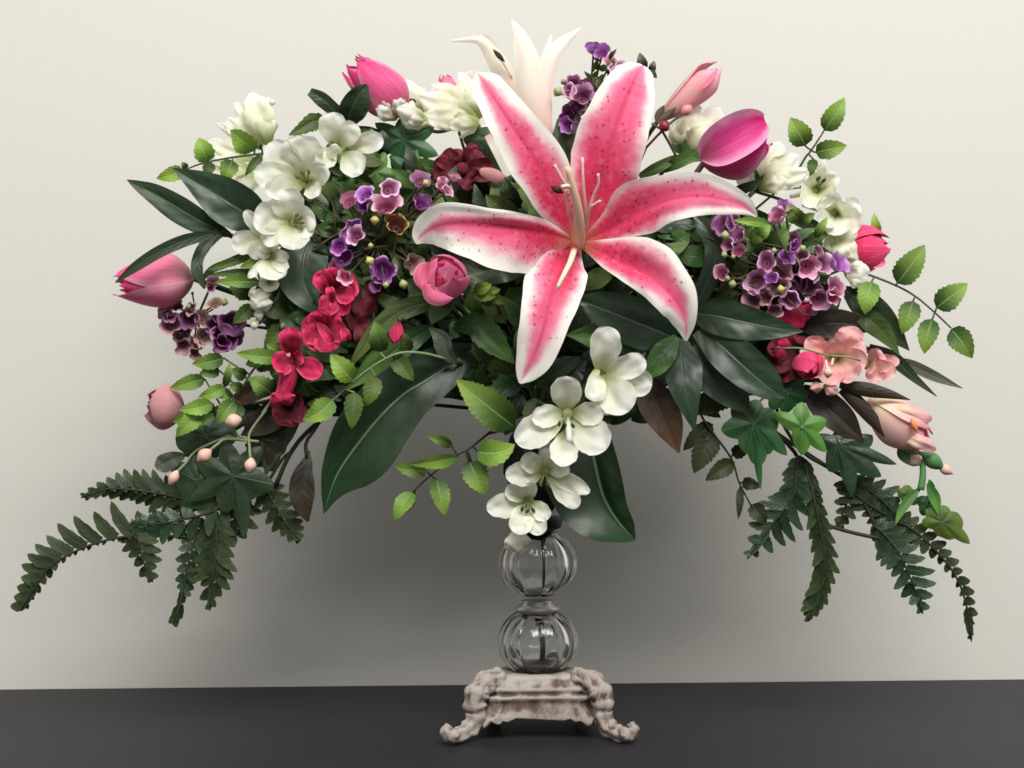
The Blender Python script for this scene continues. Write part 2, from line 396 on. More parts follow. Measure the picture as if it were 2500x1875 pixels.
M['ivyb'] = leaf_mat('bright_ivy_leaf', (0.04, 0.14, 0.02), (0.10, 0.26, 0.04), (0.25, 0.42, 0.15), rough=0.45, spec=0.45, ribw=0.03, vb=0.0, vc=0.0)
M['brown'] = leaf_mat('bronze_leaf', (0.030, 0.018, 0.012), (0.11, 0.055, 0.032), (0.10, 0.06, 0.04), rough=0.5, spec=0.35)
M['brownd'] = leaf_mat('dark_bronze_leaf', (0.018, 0.014, 0.009), (0.036, 0.026, 0.016), (0.05, 0.04, 0.025), rough=0.5, spec=0.35)
M['grey'] = leaf_mat('grey_green_leaf', (0.06, 0.075, 0.05), (0.12, 0.145, 0.10), (0.16, 0.19, 0.14), rough=0.5, spec=0.4)
M['vine'] = leaf_mat('dark_vine_leaf', (0.016, 0.024, 0.008), (0.045, 0.060, 0.020), (0.06, 0.08, 0.03), rough=0.5, spec=0.3)
M['fern'] = leaf_mat('fern_leaflet', (0.020, 0.034, 0.011), (0.042, 0.064, 0.021), (0.04, 0.055, 0.028), rough=0.5, spec=0.3, ribw=0.06, veins=5, vb=0.08, vc=0.0)
M['fernb'] = leaf_mat('blue_green_fern_leaflet', (0.015, 0.036, 0.015), (0.032, 0.068, 0.030), (0.05, 0.085, 0.06), rough=0.42, spec=0.5, ribw=0.06, veins=5, vb=0.08, vc=0.0)
M['stem'] = plain('green_stem', (0.06, 0.085, 0.035), 0.55)
M['stemd'] = plain('dark_stem', (0.022, 0.026, 0.014), 0.55)
M['stemb'] = plain('brown_stem', (0.085, 0.065, 0.04), 0.6)
M['steml'] = plain('light_green_stem', (0.20, 0.26, 0.13), 0.55)
M['calyx'] = plain('green_calyx', (0.07, 0.20, 0.06), 0.5, col2=(0.12, 0.30, 0.10))
M['anther'] = plain('olive_anther', (0.12, 0.11, 0.03), 0.7)
M['antherd'] = plain('dark_anther', (0.035, 0.025, 0.015), 0.7)
M['pistil'] = plain('peach_pistil', (0.88, 0.66, 0.42), 0.5, col2=(0.88, 0.58, 0.46))
M['filament'] = plain('pink_filament', (0.85, 0.50, 0.46), 0.5)
M['cream'] = plain('cream_filament', (0.84, 0.72, 0.52), 0.5)
M['foam'] = plain('floral_foam', (0.016, 0.024, 0.014), 0.95, 0.1)
# ------------------------------------------------------------ wall and table
YW = 0.19
def wall_mat():
    s = NT('wall_paint')
    n1 = s.noise(3.0, 4); n2 = s.noise(320, 3)
    c = s.mix(n1, (0.632, 0.620, 0.576), (0.656, 0.644, 0.600))
    s.bump(s.math('ADD', s.math('MULTIPLY', s.noise(60, 5), 0.7), n2), 0.08, 0.0008)
    return s.finish(c, 0.75, 0.2)
def table_mat():
    s = NT('charcoal_laminate')
    t = s.node('ShaderNodeTexCoord'); mp = s.node('ShaderNodeMapping'); mp.inputs['Scale'].default_value = (3, 60, 60)
    s.l.new(t.outputs['Object'], mp.inputs[0])
    g = s.noise(4, 6, mp.outputs[0]); n2 = s.noise(9, 4)
    c = s.mix(g, (0.009, 0.009, 0.011), (0.029, 0.029, 0.033))
    c = s.mix(s.math('MULTIPLY', n2, 0.35), c, (0.030, 0.0295, 0.032))
    s.bump(g, 0.12, 0.0006)
    return s.finish(c, 0.5, 0.18)
def box(mb, x0, x1, y0, y1, z0, z1):
    v = [Vector(p) for p in ((x0, y0, z0), (x1, y0, z0), (x1, y1, z0), (x0, y1, z0), (x0, y0, z1), (x1, y0, z1), (x1, y1, z1), (x0, y1, z1))]
    mb.add(v, [(3, 2, 1, 0), (4, 5, 6, 7), (0, 1, 5, 4), (1, 2, 6, 5), (2, 3, 7, 6), (3, 0, 4, 7)])
b = MB(); box(b, -2.2, 2.2, YW, YW + 0.12, -0.75, 2.4)
tag(b.build('wall', wall_mat(), smooth=False), kind='structure')
tb = thing('table', 'long charcoal grey table top under the glass vase', 'table', (0, -0.15, 0))
b = MB(); box(b, -1.3, 1.3, -0.62, YW - 0.003, -0.035, 0.0)
o = b.build('table_top', table_mat(), tb, smooth=False)
bv = o.modifiers.new('edge', 'BEVEL'); bv.width = 0.004; bv.segments = 3
legm = plain('black_table_leg', (0.02, 0.02, 0.022), 0.5)
for sx in (-1, 1):
    for y in (-0.57, 0.13):
        b = MB(); box(b, sx * 1.22 - 0.025, sx * 1.22 + 0.025, y - 0.025, y + 0.025, -0.74, -0.0352)
        b.build('leg', legm, tb, smooth=False)
b = MB(); box(b, -2.2, 2.2, -2.6, YW, -0.78, -0.742)
tag(b.build('floor', plain('grey_floor', (0.22, 0.21, 0.20), 0.7), smooth=False), kind='structure')

# ------------------------------------------------------------ vase: ribbed glass balls on a whitewashed carved foot
VC = P(1312, 1500, 0); VX = VC.x
def glass():
    s = NT('clear_glass')
    s.b.inputs['Base Color'].default_value = (1.0, 1.0, 1.0, 1); s.b.inputs['Roughness'].default_value = 0.02
    s.b.inputs['Transmission Weight'].default_value = 1.0; s.b.inputs['IOR'].default_value = 1.47
    return s.m
def whitewash():
    s = NT('whitewashed_carving')
    g = s.node('ShaderNodeNewGeometry')
    nz = s.noise(90, 5); n2 = s.noise(28, 4)
    p = s.ss(s.math('ADD', g.outputs['Pointiness'], s.math('MULTIPLY_ADD', nz, 0.26, -0.13)), 0.44, 0.54)
    c = s.mix(s.ss(n2, 0.35, 0.7), (0.40, 0.365, 0.325), (0.345, 0.285, 0.262))
    c = s.mix(p, (0.10, 0.068, 0.05), c)
    c = s.mix(s.math('MULTIPLY', s.ss(s.noise(130, 4), 0.58, 0.70), 0.4), c, (0.14, 0.09, 0.07))
    s.bump(s.math('ADD', nz, s.noise(240, 3)), 0.6, 0.0012)
    return s.finish(c, 0.8, 0.15)
VASE = thing('glass_vase', 'clear vase of two ribbed glass balls on a whitewashed carved foot', 'vase', (VX, 0, 0))
GL, WW = glass(), whitewash()
def zpx(y, d=0): return P(1312, y, d).z
def ribbed(zc, rx, rz, lobes, amp, flip=False, cut=0.93):
    V, F, UV = [], [], []
    nr, ns = 22, lobes * 8
    for i in range(nr + 1):
        a = (-1 + 2 * i / nr) * math.asin(cut)
        cz, sz = math.cos(a), math.sin(a)
        for k in range(ns):
            ph = 2 * math.pi * k / ns
            r = rx * cz * (1 + amp * (abs(math.cos(ph * lobes / 2)) - 0.6) * cz)
            V.append(Vector((VX + r * math.cos(ph), r * math.sin(ph), zc + rz * sz))); UV.append((i / nr, k / ns))
    for i in range(nr):
        for k in range(ns):
            q = (i * ns + k, i * ns + (k + 1) % ns, (i + 1) * ns + (k + 1) % ns, (i + 1) * ns + k)
            F.append(q[::-1] if flip else q)
    c0, c1 = tuple(range(ns - 1, -1, -1)), tuple(nr * ns + k for k in range(ns))
    F.append(c0[::-1] if flip else c0); F.append(c1[::-1] if flip else c1)
    return V, F, UV
ZB0, ZB1 = zpx(1567), zpx(1374)
for zc in (ZB0, ZB1):
    b = MB(); b.add(*ribbed(zc, 0.0308, 0.0276, 11, 0.10)); b.add(*ribbed(zc, 0.0256, 0.0222, 11, 0.05, True))
    b.build('glass_ball', GL, VASE)
def lathe(prof, seg=48, c=None):
    V, F, UV = [], [], []
    c = c or Vector((VX, 0, 0)); n = len(prof)
    for i, (r, z) in enumerate(prof):
        for k in range(seg):
            a = 2 * math.pi * k / seg
            V.append(Vector((c.x + r * math.cos(a), c.y + r * math.sin(a), z))); UV.append((i / n, k / seg))
    for i in range(n - 1):
        for k in range(seg):
            F.append((i * seg + k, i * seg + (k + 1) % seg, (i + 1) * seg + (k + 1) % seg, (i + 1) * seg + k))
    F.append(tuple(range(seg - 1, -1, -1))); F.append(tuple((n - 1) * seg + k for k in range(seg)))
    return V, F, UV
zn = zpx(1484)
def smoky():
    s = NT('smoky_glass_collar')
    s.b.inputs['Base Color'].default_value = (0.13, 0.125, 0.105, 1); s.b.inputs['Roughness'].default_value = 0.35; s.b.inputs['Specular IOR Level'].default_value = 0.2
    s.b.inputs['Transmission Weight'].default_value = 0.35; s.b.inputs['IOR'].default_value = 1.47
    return s.m
b = MB(); b.add(*lathe([(0.0125, zpx(1466)), (0.0115, zn + .004), (0.0150, zn + .0020), (0.0178, zn), (0.0170, zn - .0020), (0.0135, zn - .004), (0.0125, zpx(1502))]))
b.build('glass_collar', smoky(), VASE)
rodm = plain('black_metal_rod', (0.012, 0.012, 0.012), 0.4, 0.5)
tube([Vector((VX + 0.0055, 0, ZB1 + 0.026)), Vector((VX + 0.0062, 0, ZB1)), Vector((VX + 0.0068, 0, zpx(1450)))], 0.0034, rodm, 'rod', VASE, px=False, seg=10)
tube([Vector((VX + 0.002, 0, zpx(1510))), Vector((VX + 0.0025, 0, ZB0)), Vector((VX + 0.002, 0, zpx(1624)))], 0.0046, rodm, 'rod', VASE, px=False, seg=10)
b = MB(); b.add(*lathe([(0.008, zpx(1318)), (0.010, zpx(1300)), (0.019, zpx(1288)), (0.0215, zpx(1266)), (0.020, zpx(1262))]))
b.build('candle_cup', plain('black_cup', (0.018, 0.018, 0.02), 0.45), VASE)
# carved foot ---------------------------------------------------
def sq_ring(h, z, rnd, n=40):
    out = []
    for k in range(n):
        a = 2 * math.pi * (k + 0.5) / n; c, s_ = math.cos(a), math.sin(a)
        e = 2.0 / rnd
        out.append(Vector((VX + h * math.copysign(abs(c) ** e, c), h * math.copysign(abs(s_) ** e, s_), z)))
    return out
def loft(rings):
    n = len(rings[0]); V = [v for r in rings for v in r]; F = []
    for i in range(len(rings) - 1):
        for k in range(n):
            F.append((i * n + k, i * n + (k + 1) % n, (i + 1) * n + (k + 1) % n, (i + 1) * n + k))
    F.append(tuple(range(n - 1, -1, -1))); F.append(tuple((len(rings) - 1) * n + k for k in range(n)))
    return V, F
prof_b = [(0.034, 0.0165, 6), (0.0405, 0.0150, 8), (0.0420, 0.0170, 8), (0.0405, 0.0200, 8), (0.0395, 0.0250, 8), (0.0400, 0.0288, 8), (0.0425, 0.0305, 8), (0.0428, 0.0322, 8), (0.0392, 0.0335, 7),
          (0.0385, 0.0352, 7), (0.0405, 0.0366, 7), (0.0405, 0.0382, 7), (0.0375, 0.0400, 6), (0.0345, 0.0440, 5), (0.0330, 0.0462, 5), (0.0300, 0.0472, 4), (0.0195, 0.0474, 3), (0.0165, 0.0480, 2.2), (0.0160, 0.0496, 2), (0.012, 0.0502, 2)]
rings = []
for h, z, rd in prof_b:
    rings.append(sq_ring(h, z, rd, 112))
V, F = loft(rings)
for v in V:                                   # carved relief: scalloped hem and worn edges
    r = Vector((v.x - VX, v.y, 0)); a = math.atan2(v.y, v.x - VX)
    if v.z < 0.0185: v.z += 0.0014 * math.sin(a * 44) + 0.002 * noise.noise(v * 160)
    k = 0.0016 * noise.noise(v * 210) + 0.0010 * noise.noise(v * 480)
    if 0.019 < v.z < 0.0295: k += 0.0011 * math.sin(a * 26) * math.sin((v.z - 0.019) * 300)
    if r.length > 1e-6: v += r.normalized() * k
    if v.z < 0.030:
        q = min(1.0, min(abs(v.x - VX), abs(v.y)) / 0.036)          # 0 mid side, 1 at a corner
        f = (0.030 - v.z) / 0.015
        v.z -= 0.0045 * q * q * f - 0.0012 * f
        v.x += (v.x - VX) * 0.16 * q * q * f; v.y += v.y * 0.16 * q * q * f
    v.y *= 0.80 if v.y < 0 else 0.66
PL = link('plinth', V, F, WW, VASE)
def carved_leg(sx, sy):
    b = MB()
    D = Vector((sx * (0.7071 if sy < 0 else 0.48), sy * (0.50 if sy < 0 else 0.34), 0)); zk = 1.0 if sy < 0 else 0.80
    path = [(0.040, 0.0445), (0.0535, 0.0440), (0.0650, 0.0370), (0.0685, 0.0290), (0.0675, 0.0200), (0.0735, 0.0110), (0.0840, 0.0068), (0.0950, 0.0072), (0.0990, 0.0112), (0.0960, 0.0150)]
    rad = [0.0070, 0.0082, 0.0088, 0.0082, 0.0074, 0.0068, 0.0060, 0.0054, 0.0042, 0.0028]
    n = 46
    W, R = [], []
    for i in range(n + 1):
        q = cr([(p[0], p[1], r) for p, r in zip(path, rad)], i / n)
        W.append(Vector((VX, 0, 0)) + D * q[0] + Vector((0, 0, q[1] * zk))); R.append(q[2] * (1 + 0.10 * math.sin(i * 1.25)))
    v, f, uv = tube_v(W, R, 28)
    for i, p in enumerate(v):
        c = W[i // 28]; q = p - c
        k = 1 + 0.17 * noise.noise(p * 190) + 0.17 * noise.noise(p * 520) + 0.08 * math.cos((i % 28) / 28 * 6.283 * 5)
        v[i] = c + q * k
        if v[i].z < 0.0003: v[i].z = 0.0003
    b.add(v, f, uv)
    leg = b.build('leg', WW, VASE)
    side = Vector((-D.y, D.x, 0)).normalized()
    for (r_, z, rr, off) in ((0.063, 0.0380, 0.0044, 0.0062), (0.063, 0.0380, 0.0044, -0.0062), (0.0700, 0.0265, 0.0035, 0.0056), (0.0700, 0.0265, 0.0035, -0.0056), (0.0945, 0.0078, 0.0052, 0.0052), (0.0945, 0.0078, 0.0052, -0.0052)):
        c = Vector((VX, 0, z * zk)) + D * r_ + side * off
        vv, ff, uu = ell(c, side, rr * 1.7, rr, 14, 8)
        for i, p in enumerate(vv):
            q = p - c; vv[i] = c + q * (1 + 0.22 * noise.noise(p * 260))
            if vv[i].z < 0.0003: vv[i].z = 0.0003
        link('scroll', vv, ff, WW, leg, uu)
for sx in (-1, 1):
    for sy in (-1, 1): carved_leg(sx, sy)

# foam ball that holds every stem, set in the candle cup
HUB = P(1316, 1060, 0.8)
FO = MB(); v, f, uv = ell(P(1316, 1130, 0.8), Vector((0, 0, 1)), 0.100, 0.028, 20, 14)
for i, p in enumerate(v): v[i] = p + (p - HUB).normalized() * 0.004 * noise.noise(p * 120)
FO.add(v, f, uv)
tag(FO.build('floral_foam', M['foam']), 'dark green floral foam holding the stems in the black vase cup', 'foam')
# ------------------------------------------------------------ shared flower builders
def stem(root, x, y, d, mat='stem', r=4.0, via=None, r1=None, end=(1316, 1010, 0.8)):
    pts = [(x, y, d)] + (via or [((x * 0.55 + end[0] * 0.45), (y * 0.55 + end[1] * 0.45) - 12, max(d, 0) + 2.2)]) + [end]
    return tube(pts, r, M[mat], 'stem', root, r1=r1, nu=14)
def new(name, label, cat, x, y, d, group=None):
    return thing(name, label, cat, P(x, y, d), group)
def petal(parent, bx, by, tx, ty, half, mat, d0, d1, kind='obov', bend=0.0, bulge=0.8, cup=0.30, fold=0.0, wave=0.10, nu=22, nv=10, roll=0.0, wn=1.3, nm='petal', rag=0.10, crump=0.30):
    return blade(nm, lf(bx, by, tx, ty, half, d0, d1, kind, bend, bulge, n=18), mat, parent, nu=nu, nv=nv, cup=cup, fold=fold, wave=wave, wn=wn, roll=roll, rag=rag, crump=crump)

def blossom(root, x, y, d, petals, mat='white', depth=1.6, tx=None, ty=None, stam=3, ang=90, tube_r=13, smat='anther', sl=26, tmat=None):
    """Open freesia: petals = [(tip x, tip y, half width, tip lift cm, options)], throat at (x, y) sunk by depth."""
    tx = x if tx is None else tx; ty = y if ty is None else ty
    th = tube([(x, y, d + depth * 0.7), ((x + tx) / 2, (y + ty) / 2, d + depth + 0.6), (tx, ty, d + depth + 1.6)], tube_r, M[tmat or mat], 'blossom', root, r1=5, seg=10)
    for p in petals:
        px, py, h, lift = p[:4]; k = dict(p[4]) if len(p) > 4 else {}
        bx, by = k.pop('b', (x + (px - x) * 0.06, y + (py - y) * 0.06))
        m = k.pop('m', mat)
        k.setdefault('bulge', 0.55)
        petal(th, bx, by, px, py, h, M[m], d + depth + k.pop('dd', 0), d - lift, **k)
    a0 = math.radians(ang)
    for i in range(stam):
        a = a0 + (i - (stam - 1) / 2) * 0.55
        ex, ey = x + math.cos(a) * sl, y - math.sin(a) * sl
        tube([(x, y, d + depth * 0.8), ((x + ex) / 2, (y + ey) / 2, d + depth * 0.3), (ex, ey, d - 0.1)], 2.2, M['steml'], 'stamen', th, seg=5)
        bud('anther', ex, ey, d - 0.15, 17, 4.2, math.degrees(a) + RND.uniform(-50, 50), M[smat], th, tilt=0.3)
    return th

def tulip(root, bx, by, tx, ty, R, d0, d1, mat, n=3, spin=0.0, open_=0.0, point=0.6, inner=True, fat=0.42, nm='petal', imat=None, span0=1.15, ruff=0.04):
    """Cupped bud: petals wrap the axis base -> tip."""
    A, B = P(bx, by, d0), P(tx, ty, d1)
    ax = (B - A); L = ax.length; ax.normalize()
    u = Vector((0, -1, 0)); u = (u - ax * u.dot(ax)); u = u.normalized() if u.length > 0.05 else Vector((0, 0, 1))
    wv = ax.cross(u); Rm = R * SC((d0 + d1) / 2)
    nu, nv = 16, 10
    for layer in ((1, 0) if inner else (0,)):
        for k in range(n):
            az = spin + 2 * math.pi * (k + (0.5 if layer else 0)) / n
            V, UV = [], []
            lk = L * (0.97 if layer else 1.0) * RND.uniform(0.95, 1.04); rk = Rm * (0.86 if layer else 1.0)
            ph = RND.uniform(0, 6)
            for i in range(nu + 1):
                t = i / nu
                r = rk * (math.sin(math.pi * min(t / (2 * fat), 0.5)) ** 0.7 if t < fat else 1 - (0.60 - open_) * ((t - fat) / (1 - fat)) ** 1.6)
                sp = span0 * (1.0 if t < 0.3 else max(0.0, 1 - ((t - 0.3) / 0.7) ** (2.2 + point)) ** 0.62)
                for j in range(nv + 1):
                    v = -1 + 2 * j / nv
                    a = az + v * sp
                    rr = r * (1 + 0.07 * v + ruff * math.sin(3 * v + 5 * t + ph) * t) + (0.0012 if not layer else 0) * abs(v) * t
                    z = lk * t - L * 0.05 * v * v * t
                    V.append(A + ax * z + (u * math.cos(a) + wv * math.sin(a)) * rr); UV.append((t, 0.5 + 0.5 * v))
            link(nm, V, grid_faces(nu, nv), M[imat if (layer and imat) else mat], root, UV)

def floret(parent, x, y, d, r, mat, tx=0.0, ty=0.0, n=5, nm='floret'):
    """little waxflower bell looking towards (tx, ty) of the viewer"""
    ax = Vector((tx, -1, ty)).normalized(); A = Vector((0, 0, 1)); A = (A - ax * A.dot(ax)).normalized(); B = ax.cross(A)
    c = P(x, y, d); rs = r * SC(d); ph = RND.uniform(0, 6.28); seg = 24
    V, F, UV = [], [], []
    sq = RND.uniform(0.78, 1.12); st = [(0.0, -1.0, 0.10), (0.2, -1.0, 0.40), (0.45, -0.72, 0.62), (0.68, -0.30, 0.74), (0.88, 0.02, 0.90 + RND.uniform(-.08, .06)), (1.0, 0.20 * RND.uniform(-0.4, 1.4), 0.94 + RND.uniform(-.16, .10))]
    j1, j2 = RND.uniform(-.12, .12), RND.uniform(-.12, .12)
    for i, (t, z, q) in enumerate(st):
        for k in range(seg):
            a = 2 * math.pi * k / seg
            lob = ((abs(math.cos(n * a / 2 + ph)) ** 0.6 - 0.5) * 0.42 + 0.22 * noise.noise(Vector((math.cos(a) * 1.6 + ph, math.sin(a) * 1.6, x)))) * max(0, t - 0.35) / 0.65
            rr = q * (1 + lob) * (1 + j1 * math.cos(a) + j2 * math.sin(2 * a))
            zz = z * 0.85 - 0.30 * max(0, t - 0.6) * math.cos(n * a + 2 * ph) + 0.7 * max(0, t - 0.5) * noise.noise(Vector((math.cos(a) * 1.3, math.sin(a) * 1.3, ph + y)))
            V.append(c + (A * math.cos(a) + B * math.sin(a) * sq) * rs * rr + ax * rs * zz); UV.append((t, k / seg))
    for i in range(len(st) - 1):
        for k in range(seg):
            F.append((i * seg + k, i * seg + (k + 1) % seg, (i + 1) * seg + (k + 1) % seg, (i + 1) * seg + k))
    F.append(tuple(range(seg)))
    return link(nm, V, F, M[mat], parent, UV)

# ------------------------------------------------------------ the pink stargazer lily in front
LY = new('stargazer_lily', 'large open pink lily with white edged speckled petals facing front', 'flower', 1412, 590, -8)
def lp(cl, **k):
    pk = k.pop('pk', 0.0)
    V, F, UV = surf(cl, nu=48, nv=18, crump=0.13, rag=0.07, **k)
    o = link('petal', V, F, M['lily'], LY, UV)
    o['pink_spread'] = pk
    return o
lp([(1395, 588, -7.0, 10, 8), (1339, 568, -8.6, 32, 24), (1301, 560, -9.8, 108, 31), (1260, 553, -10.8, 112, 34), (1203, 548, -11.4, 104, 37), (1147, 544, -11.4, 87, 44), (1090, 546, -10.8, 66, 51), (1050, 560, -9.8, 42, 42), (1024, 580, -9.2, 22, 24), (1015, 596, -9.0, 3, 3)][0:1]
   + [(1339, 568, -8.6, 82, 24), (1301, 560, -9.8, 108, 31), (1260, 553, -10.8, 112, 34), (1203, 548, -11.4, 104, 37), (1147, 544, -11.4, 87, 44), (1090, 546, -10.8, 66, 51), (1050, 560, -9.8, 42, 42), (1027, 578, -9.2, 24, 26), (1016, 595, -9.0, 3, 3)], cup=-0.10, fold=0.22, wave=0.06, wn=1.2, pk=-0.10)
lp([(1408, 580, -7.0, 14, 12), (1370, 508, -8.6, 50, 50), (1330, 432, -9.8, 64, 68), (1296, 373, -10.4, 66, 66), (1247, 300, -10.6, 56, 57), (1205, 237, -10.2, 43, 46), (1180, 200, -9.8, 32, 35), (1166, 177, -9.5, 4, 4)], cup=-0.12, fold=0.20, wave=0.07, wn=2.4)
lp([(1420, 580, -6.8, 14, 12), (1452, 517, -8.0, 46, 50), (1470, 430, -9.3, 80, 82), (1482, 390, -9.8, 88, 84), (1498, 326, -10.3, 86, 83), (1518, 270, -10.4, 77, 78), (1543, 208, -10.2, 62, 63), (1558, 180, -9.9, 46, 44), (1566, 167, -9.7, 30, 28), (1570, 160, -9.6, 8, 8)], cup=-0.10, fold=0.16, wave=0.08, wn=2.2, pk=0.16)
lp([(1430, 588, -7.0, 12, 10), (1500, 556, -8.2, 46, 32), (1558, 518, -9.4, 76, 58), (1626, 490, -10.6, 64, 54), (1694, 478, -11.2, 58, 50), (1762, 486, -11.0, 44, 38), (1814, 504, -10.4, 27, 20), (1848, 528, -9.8, 3, 3)], cup=-0.10, fold=0.28, wave=0.06, pk=0.10)
lp([(1428, 598, -7.2, 10, 12), (1490, 628, -8.6, 52, 30), (1543, 652, -9.8, 76, 42), (1586, 676, -10.6, 84, 47), (1632, 714, -11.0, 68, 48), (1660, 750, -10.8, 46, 42), (1674, 790, -10.4, 24, 30), (1675, 832, -9.8, 3, 3)], cup=-0.12, fold=0.24, wave=0.08, wn=2.2)
lp([(1408, 598, -6.4, 12, 14), (1392, 618, -7.0, 40, 36), (1374, 646, -8.2, 64, 60), (1356, 690, -9.4, 74, 76), (1342, 742, -10.4, 68, 70), (1326, 807, -10.6, 54, 60), (1304, 868, -10.2, 47, 46), (1282, 912, -9.8, 30, 26), (1270, 936, -9.6, 4, 4)], cup=-0.10, fold=0.18, wave=0.08, wn=2.2)
tube([(1411, 596, -7.4), (1413, 560, -9.6), (1412, 520, -11.0), (1402, 470, -12.2), (1384, 408, -13.2)], 17, M['pistil'], 'pistil', LY, r1=6, seg=12, nu=18)
tube([(1424, 566, -8.6), (1430, 520, -10.8), (1424, 450, -12.2), (1422, 384, -12.8)], 3.8, M['filament'], 'stamen', LY, r1=3, seg=8)
tube([(1428, 570, -8.6), (1437, 520, -10.6), (1448, 480, -11.4), (1461, 450, -12.0), (1460, 424, -12.4)], 3.8, M['filament'], 'stamen', LY, r1=3, seg=8)
tube([(1430, 560, -9.0), (1440, 510, -10.8), (1450, 500, -11.2), (1466, 490, -11.6)], 3.8, M['filament'], 'stamen', LY, r1=3, seg=8)
tube([(1402, 560, -9.0), (1390, 522, -10.8), (1384, 490, -11.6), (1382, 462, -12.0)], 4.2, M['filament'], 'stamen', LY, r1=3.4, seg=8)
tube([(1384, 460, -11.6), (1368, 430, -12.2), (1354, 402, -12.6)], 5, M['filament'], 'stamen', LY, r1=3, seg=8)
st = tube([(1404, 470, -12.0), (1390, 454, -12.6), (1370, 456, -12.8)], 6, M['cream'], 'stamen', LY, r1=4, seg=8)
bud('anther', 1360, 463, -12.4, 38, 9, 150, M['antherd'], st)
st = tube([(1402, 610, -8.2), (1392, 640, -10.4), (1378, 668, -11.6), (1360, 704, -11.8)], 8, M['cream'], 'stamen', LY, r1=4, seg=8)
stem(LY, 1412, 600, -6.6, 'stem', 9, via=[(1405, 680, -2.0), (1350, 850, 0.6)], end=(1318, 1000, 0.8))

# ------------------------------------------------------------ white lily seen from behind, at the top
WL = new('white_lily', 'white lily trumpet seen from the side at the very top', 'flower', 1318, 330, 1)
def wp(cl, m='lilyw', **k): return blade('petal', cl, M[m], WL, nu=22, nv=8, **{**dict(crump=0.12), **k})
wp([(1290, 330, 3.2, 30, 30), (1262, 250, 3.0, 30, 30), (1230, 180, 2.8, 28, 26), (1200, 130, 2.5, 20, 18), (1172, 100, 2.2, 11, 12), (1140, 97, 2.4, 7, 7), (1102, 100, 2.8, 2, 2)], cup=-0.3)
wp([(1285, 320, 4.0, 18, 18), (1248, 220, 4.0, 22, 22), (1215, 140, 3.9, 15, 16), (1190, 103, 3.6, 16, 14), (1176, 84, 3.4, 3, 3)], cup=0.3)
wp([(1318, 350, 0.8, 34, 34), (1308, 270, 0.3, 40, 38), (1296, 200, 0.0, 36, 36), (1284, 140, -0.1, 29, 30), (1270, 92, 0.1, 20, 20), (1258, 64, 0.4, 10, 9), (1249, 48, 0.7, 2, 2)], cup=-0.35, wave=0.04)
wp([(1330, 360, 1.4, 24, 20), (1322, 270, 1.2, 28, 26), (1327, 200, 1.2, 26, 24), (1343, 145, 1.5, 24, 22), (1374, 106, 1.9, 17, 16), (1398, 86, 2.2, 10, 8), (1418, 69, 2.5, 3, 3)], m='lilyp', cup=-0.35)
wp([(1300, 330, 4.6, 26, 24), (1322, 220, 4.6, 22, 20), (1334, 140, 4.6, 12, 10), (1346, 85, 4.8, 2, 2)], cup=0.2)
wp([(1270, 330, 3.6, 30, 30), (1220, 250, 4.0, 34, 32), (1170, 195, 4.2, 24, 24), (1134, 180, 4.4, 4, 4)], cup=-0.2)
wp([(1262, 322, 2.4, 16, 16), (1200, 322, 2.0, 22, 20), (1150, 330, 2.0, 12, 12), (1120, 335, 2.2, 2, 2)], cup=-0.2)
wp([(1190, 330, 0.4, 8, 8), (1212, 370, 0.2, 10, 10), (1240, 430, 0.4, 8, 8)], cup=0)
bud('anther', 1218, 136, 1.6, 44, 6.5, -48, M['antherd'], WL)
tube([(1250, 190, 2.8), (1232, 160, 2.2), (1222, 145, 1.8)], 2, M['cream'], 'stamen', WL)
stem(WL, 1318, 345, 1.6, 'stem', 8)

# ------------------------------------------------------------ tulips and rosebuds
T = new('pink_tulip', 'bright pink tulip bud tilted to the upper left above dark leaves', 'tulip', 985, 275, 0)
tulip(T, 992, 282, 852, 148, 58, 0.4, -0.8, 'tulip', spin=0.35, open_=0.12, point=0.5)
stem(T, 990, 280, 0.3, 'stem', 6)
T = new('magenta_tulip', 'magenta tulip with pale pink rim right of the lily', 'tulip', 1715, 408, -3)
tulip(T, 1712, 402, 1872, 318, 74, -3.0, -4.2, 'tulipm', spin=0.28, open_=0.22, point=1.2, fat=0.5)
blade('petal', lf(1712, 388, 1868, 296, 54, -5.2, -5.8, 'petw', bend=-0.03, bulge=0.9, n=18), M['tulipm'], T, nu=26, nv=14, cup=0.42, crump=0.10)
stem(T, 1716, 400, -2.8, 'stemb', 7)
T = new('dusky_tulip', 'large dusky pink tulip lying at the far left under a strap leaf', 'tulip', 470, 680, -3)
tulip(T, 476, 680, 276, 694, 66, -3.0, -3.6, 'tulipd', spin=0.75, open_=-0.05, point=0.2, fat=0.38)
stem(T, 472, 680, -2.8, 'stemd', 7)
blade('leaf', [(520, 572, -5.5, 10, 10), (455, 586, -6.2, 15, 15), (390, 614, -6.8, 15, 15), (330, 652, -6.9, 12, 12), (282, 690, -6.6, 2, 2)], M['dark'], T, nu=16, nv=4, fold=0.2)
T = new('hot_pink_bud', 'hot pink bud behind the white freesia at the right edge', 'flower', 2060, 612, -0.5)
tulip(T, 2062, 610, 2172, 600, 56, -0.4, -0.8, 'hot', spin=0.5, open_=-0.1, point=0.0)
blade('petal', lf(2110, 640, 2162, 642, 14, -1.0, -1.4, 'obov'), M['rose'], T, cup=0.5)
stem(T, 2064, 612, -0.2, 'stem', 5)
T = new('rosebud', 'round pink rosebud with swirled petals under the left lily petal', 'rosebud', 1078, 712, -6)
tulip(T, 1080, 710, 1094, 656, 54, -4.2, -8.6, 'rose', spin=0.9, open_=0.02, point=2.2, fat=0.62, imat='hot', span0=1.25)
bud('petal', 1098, 664, -7.4, 60, 38, 70, M['rose'], T, tilt=2.2)
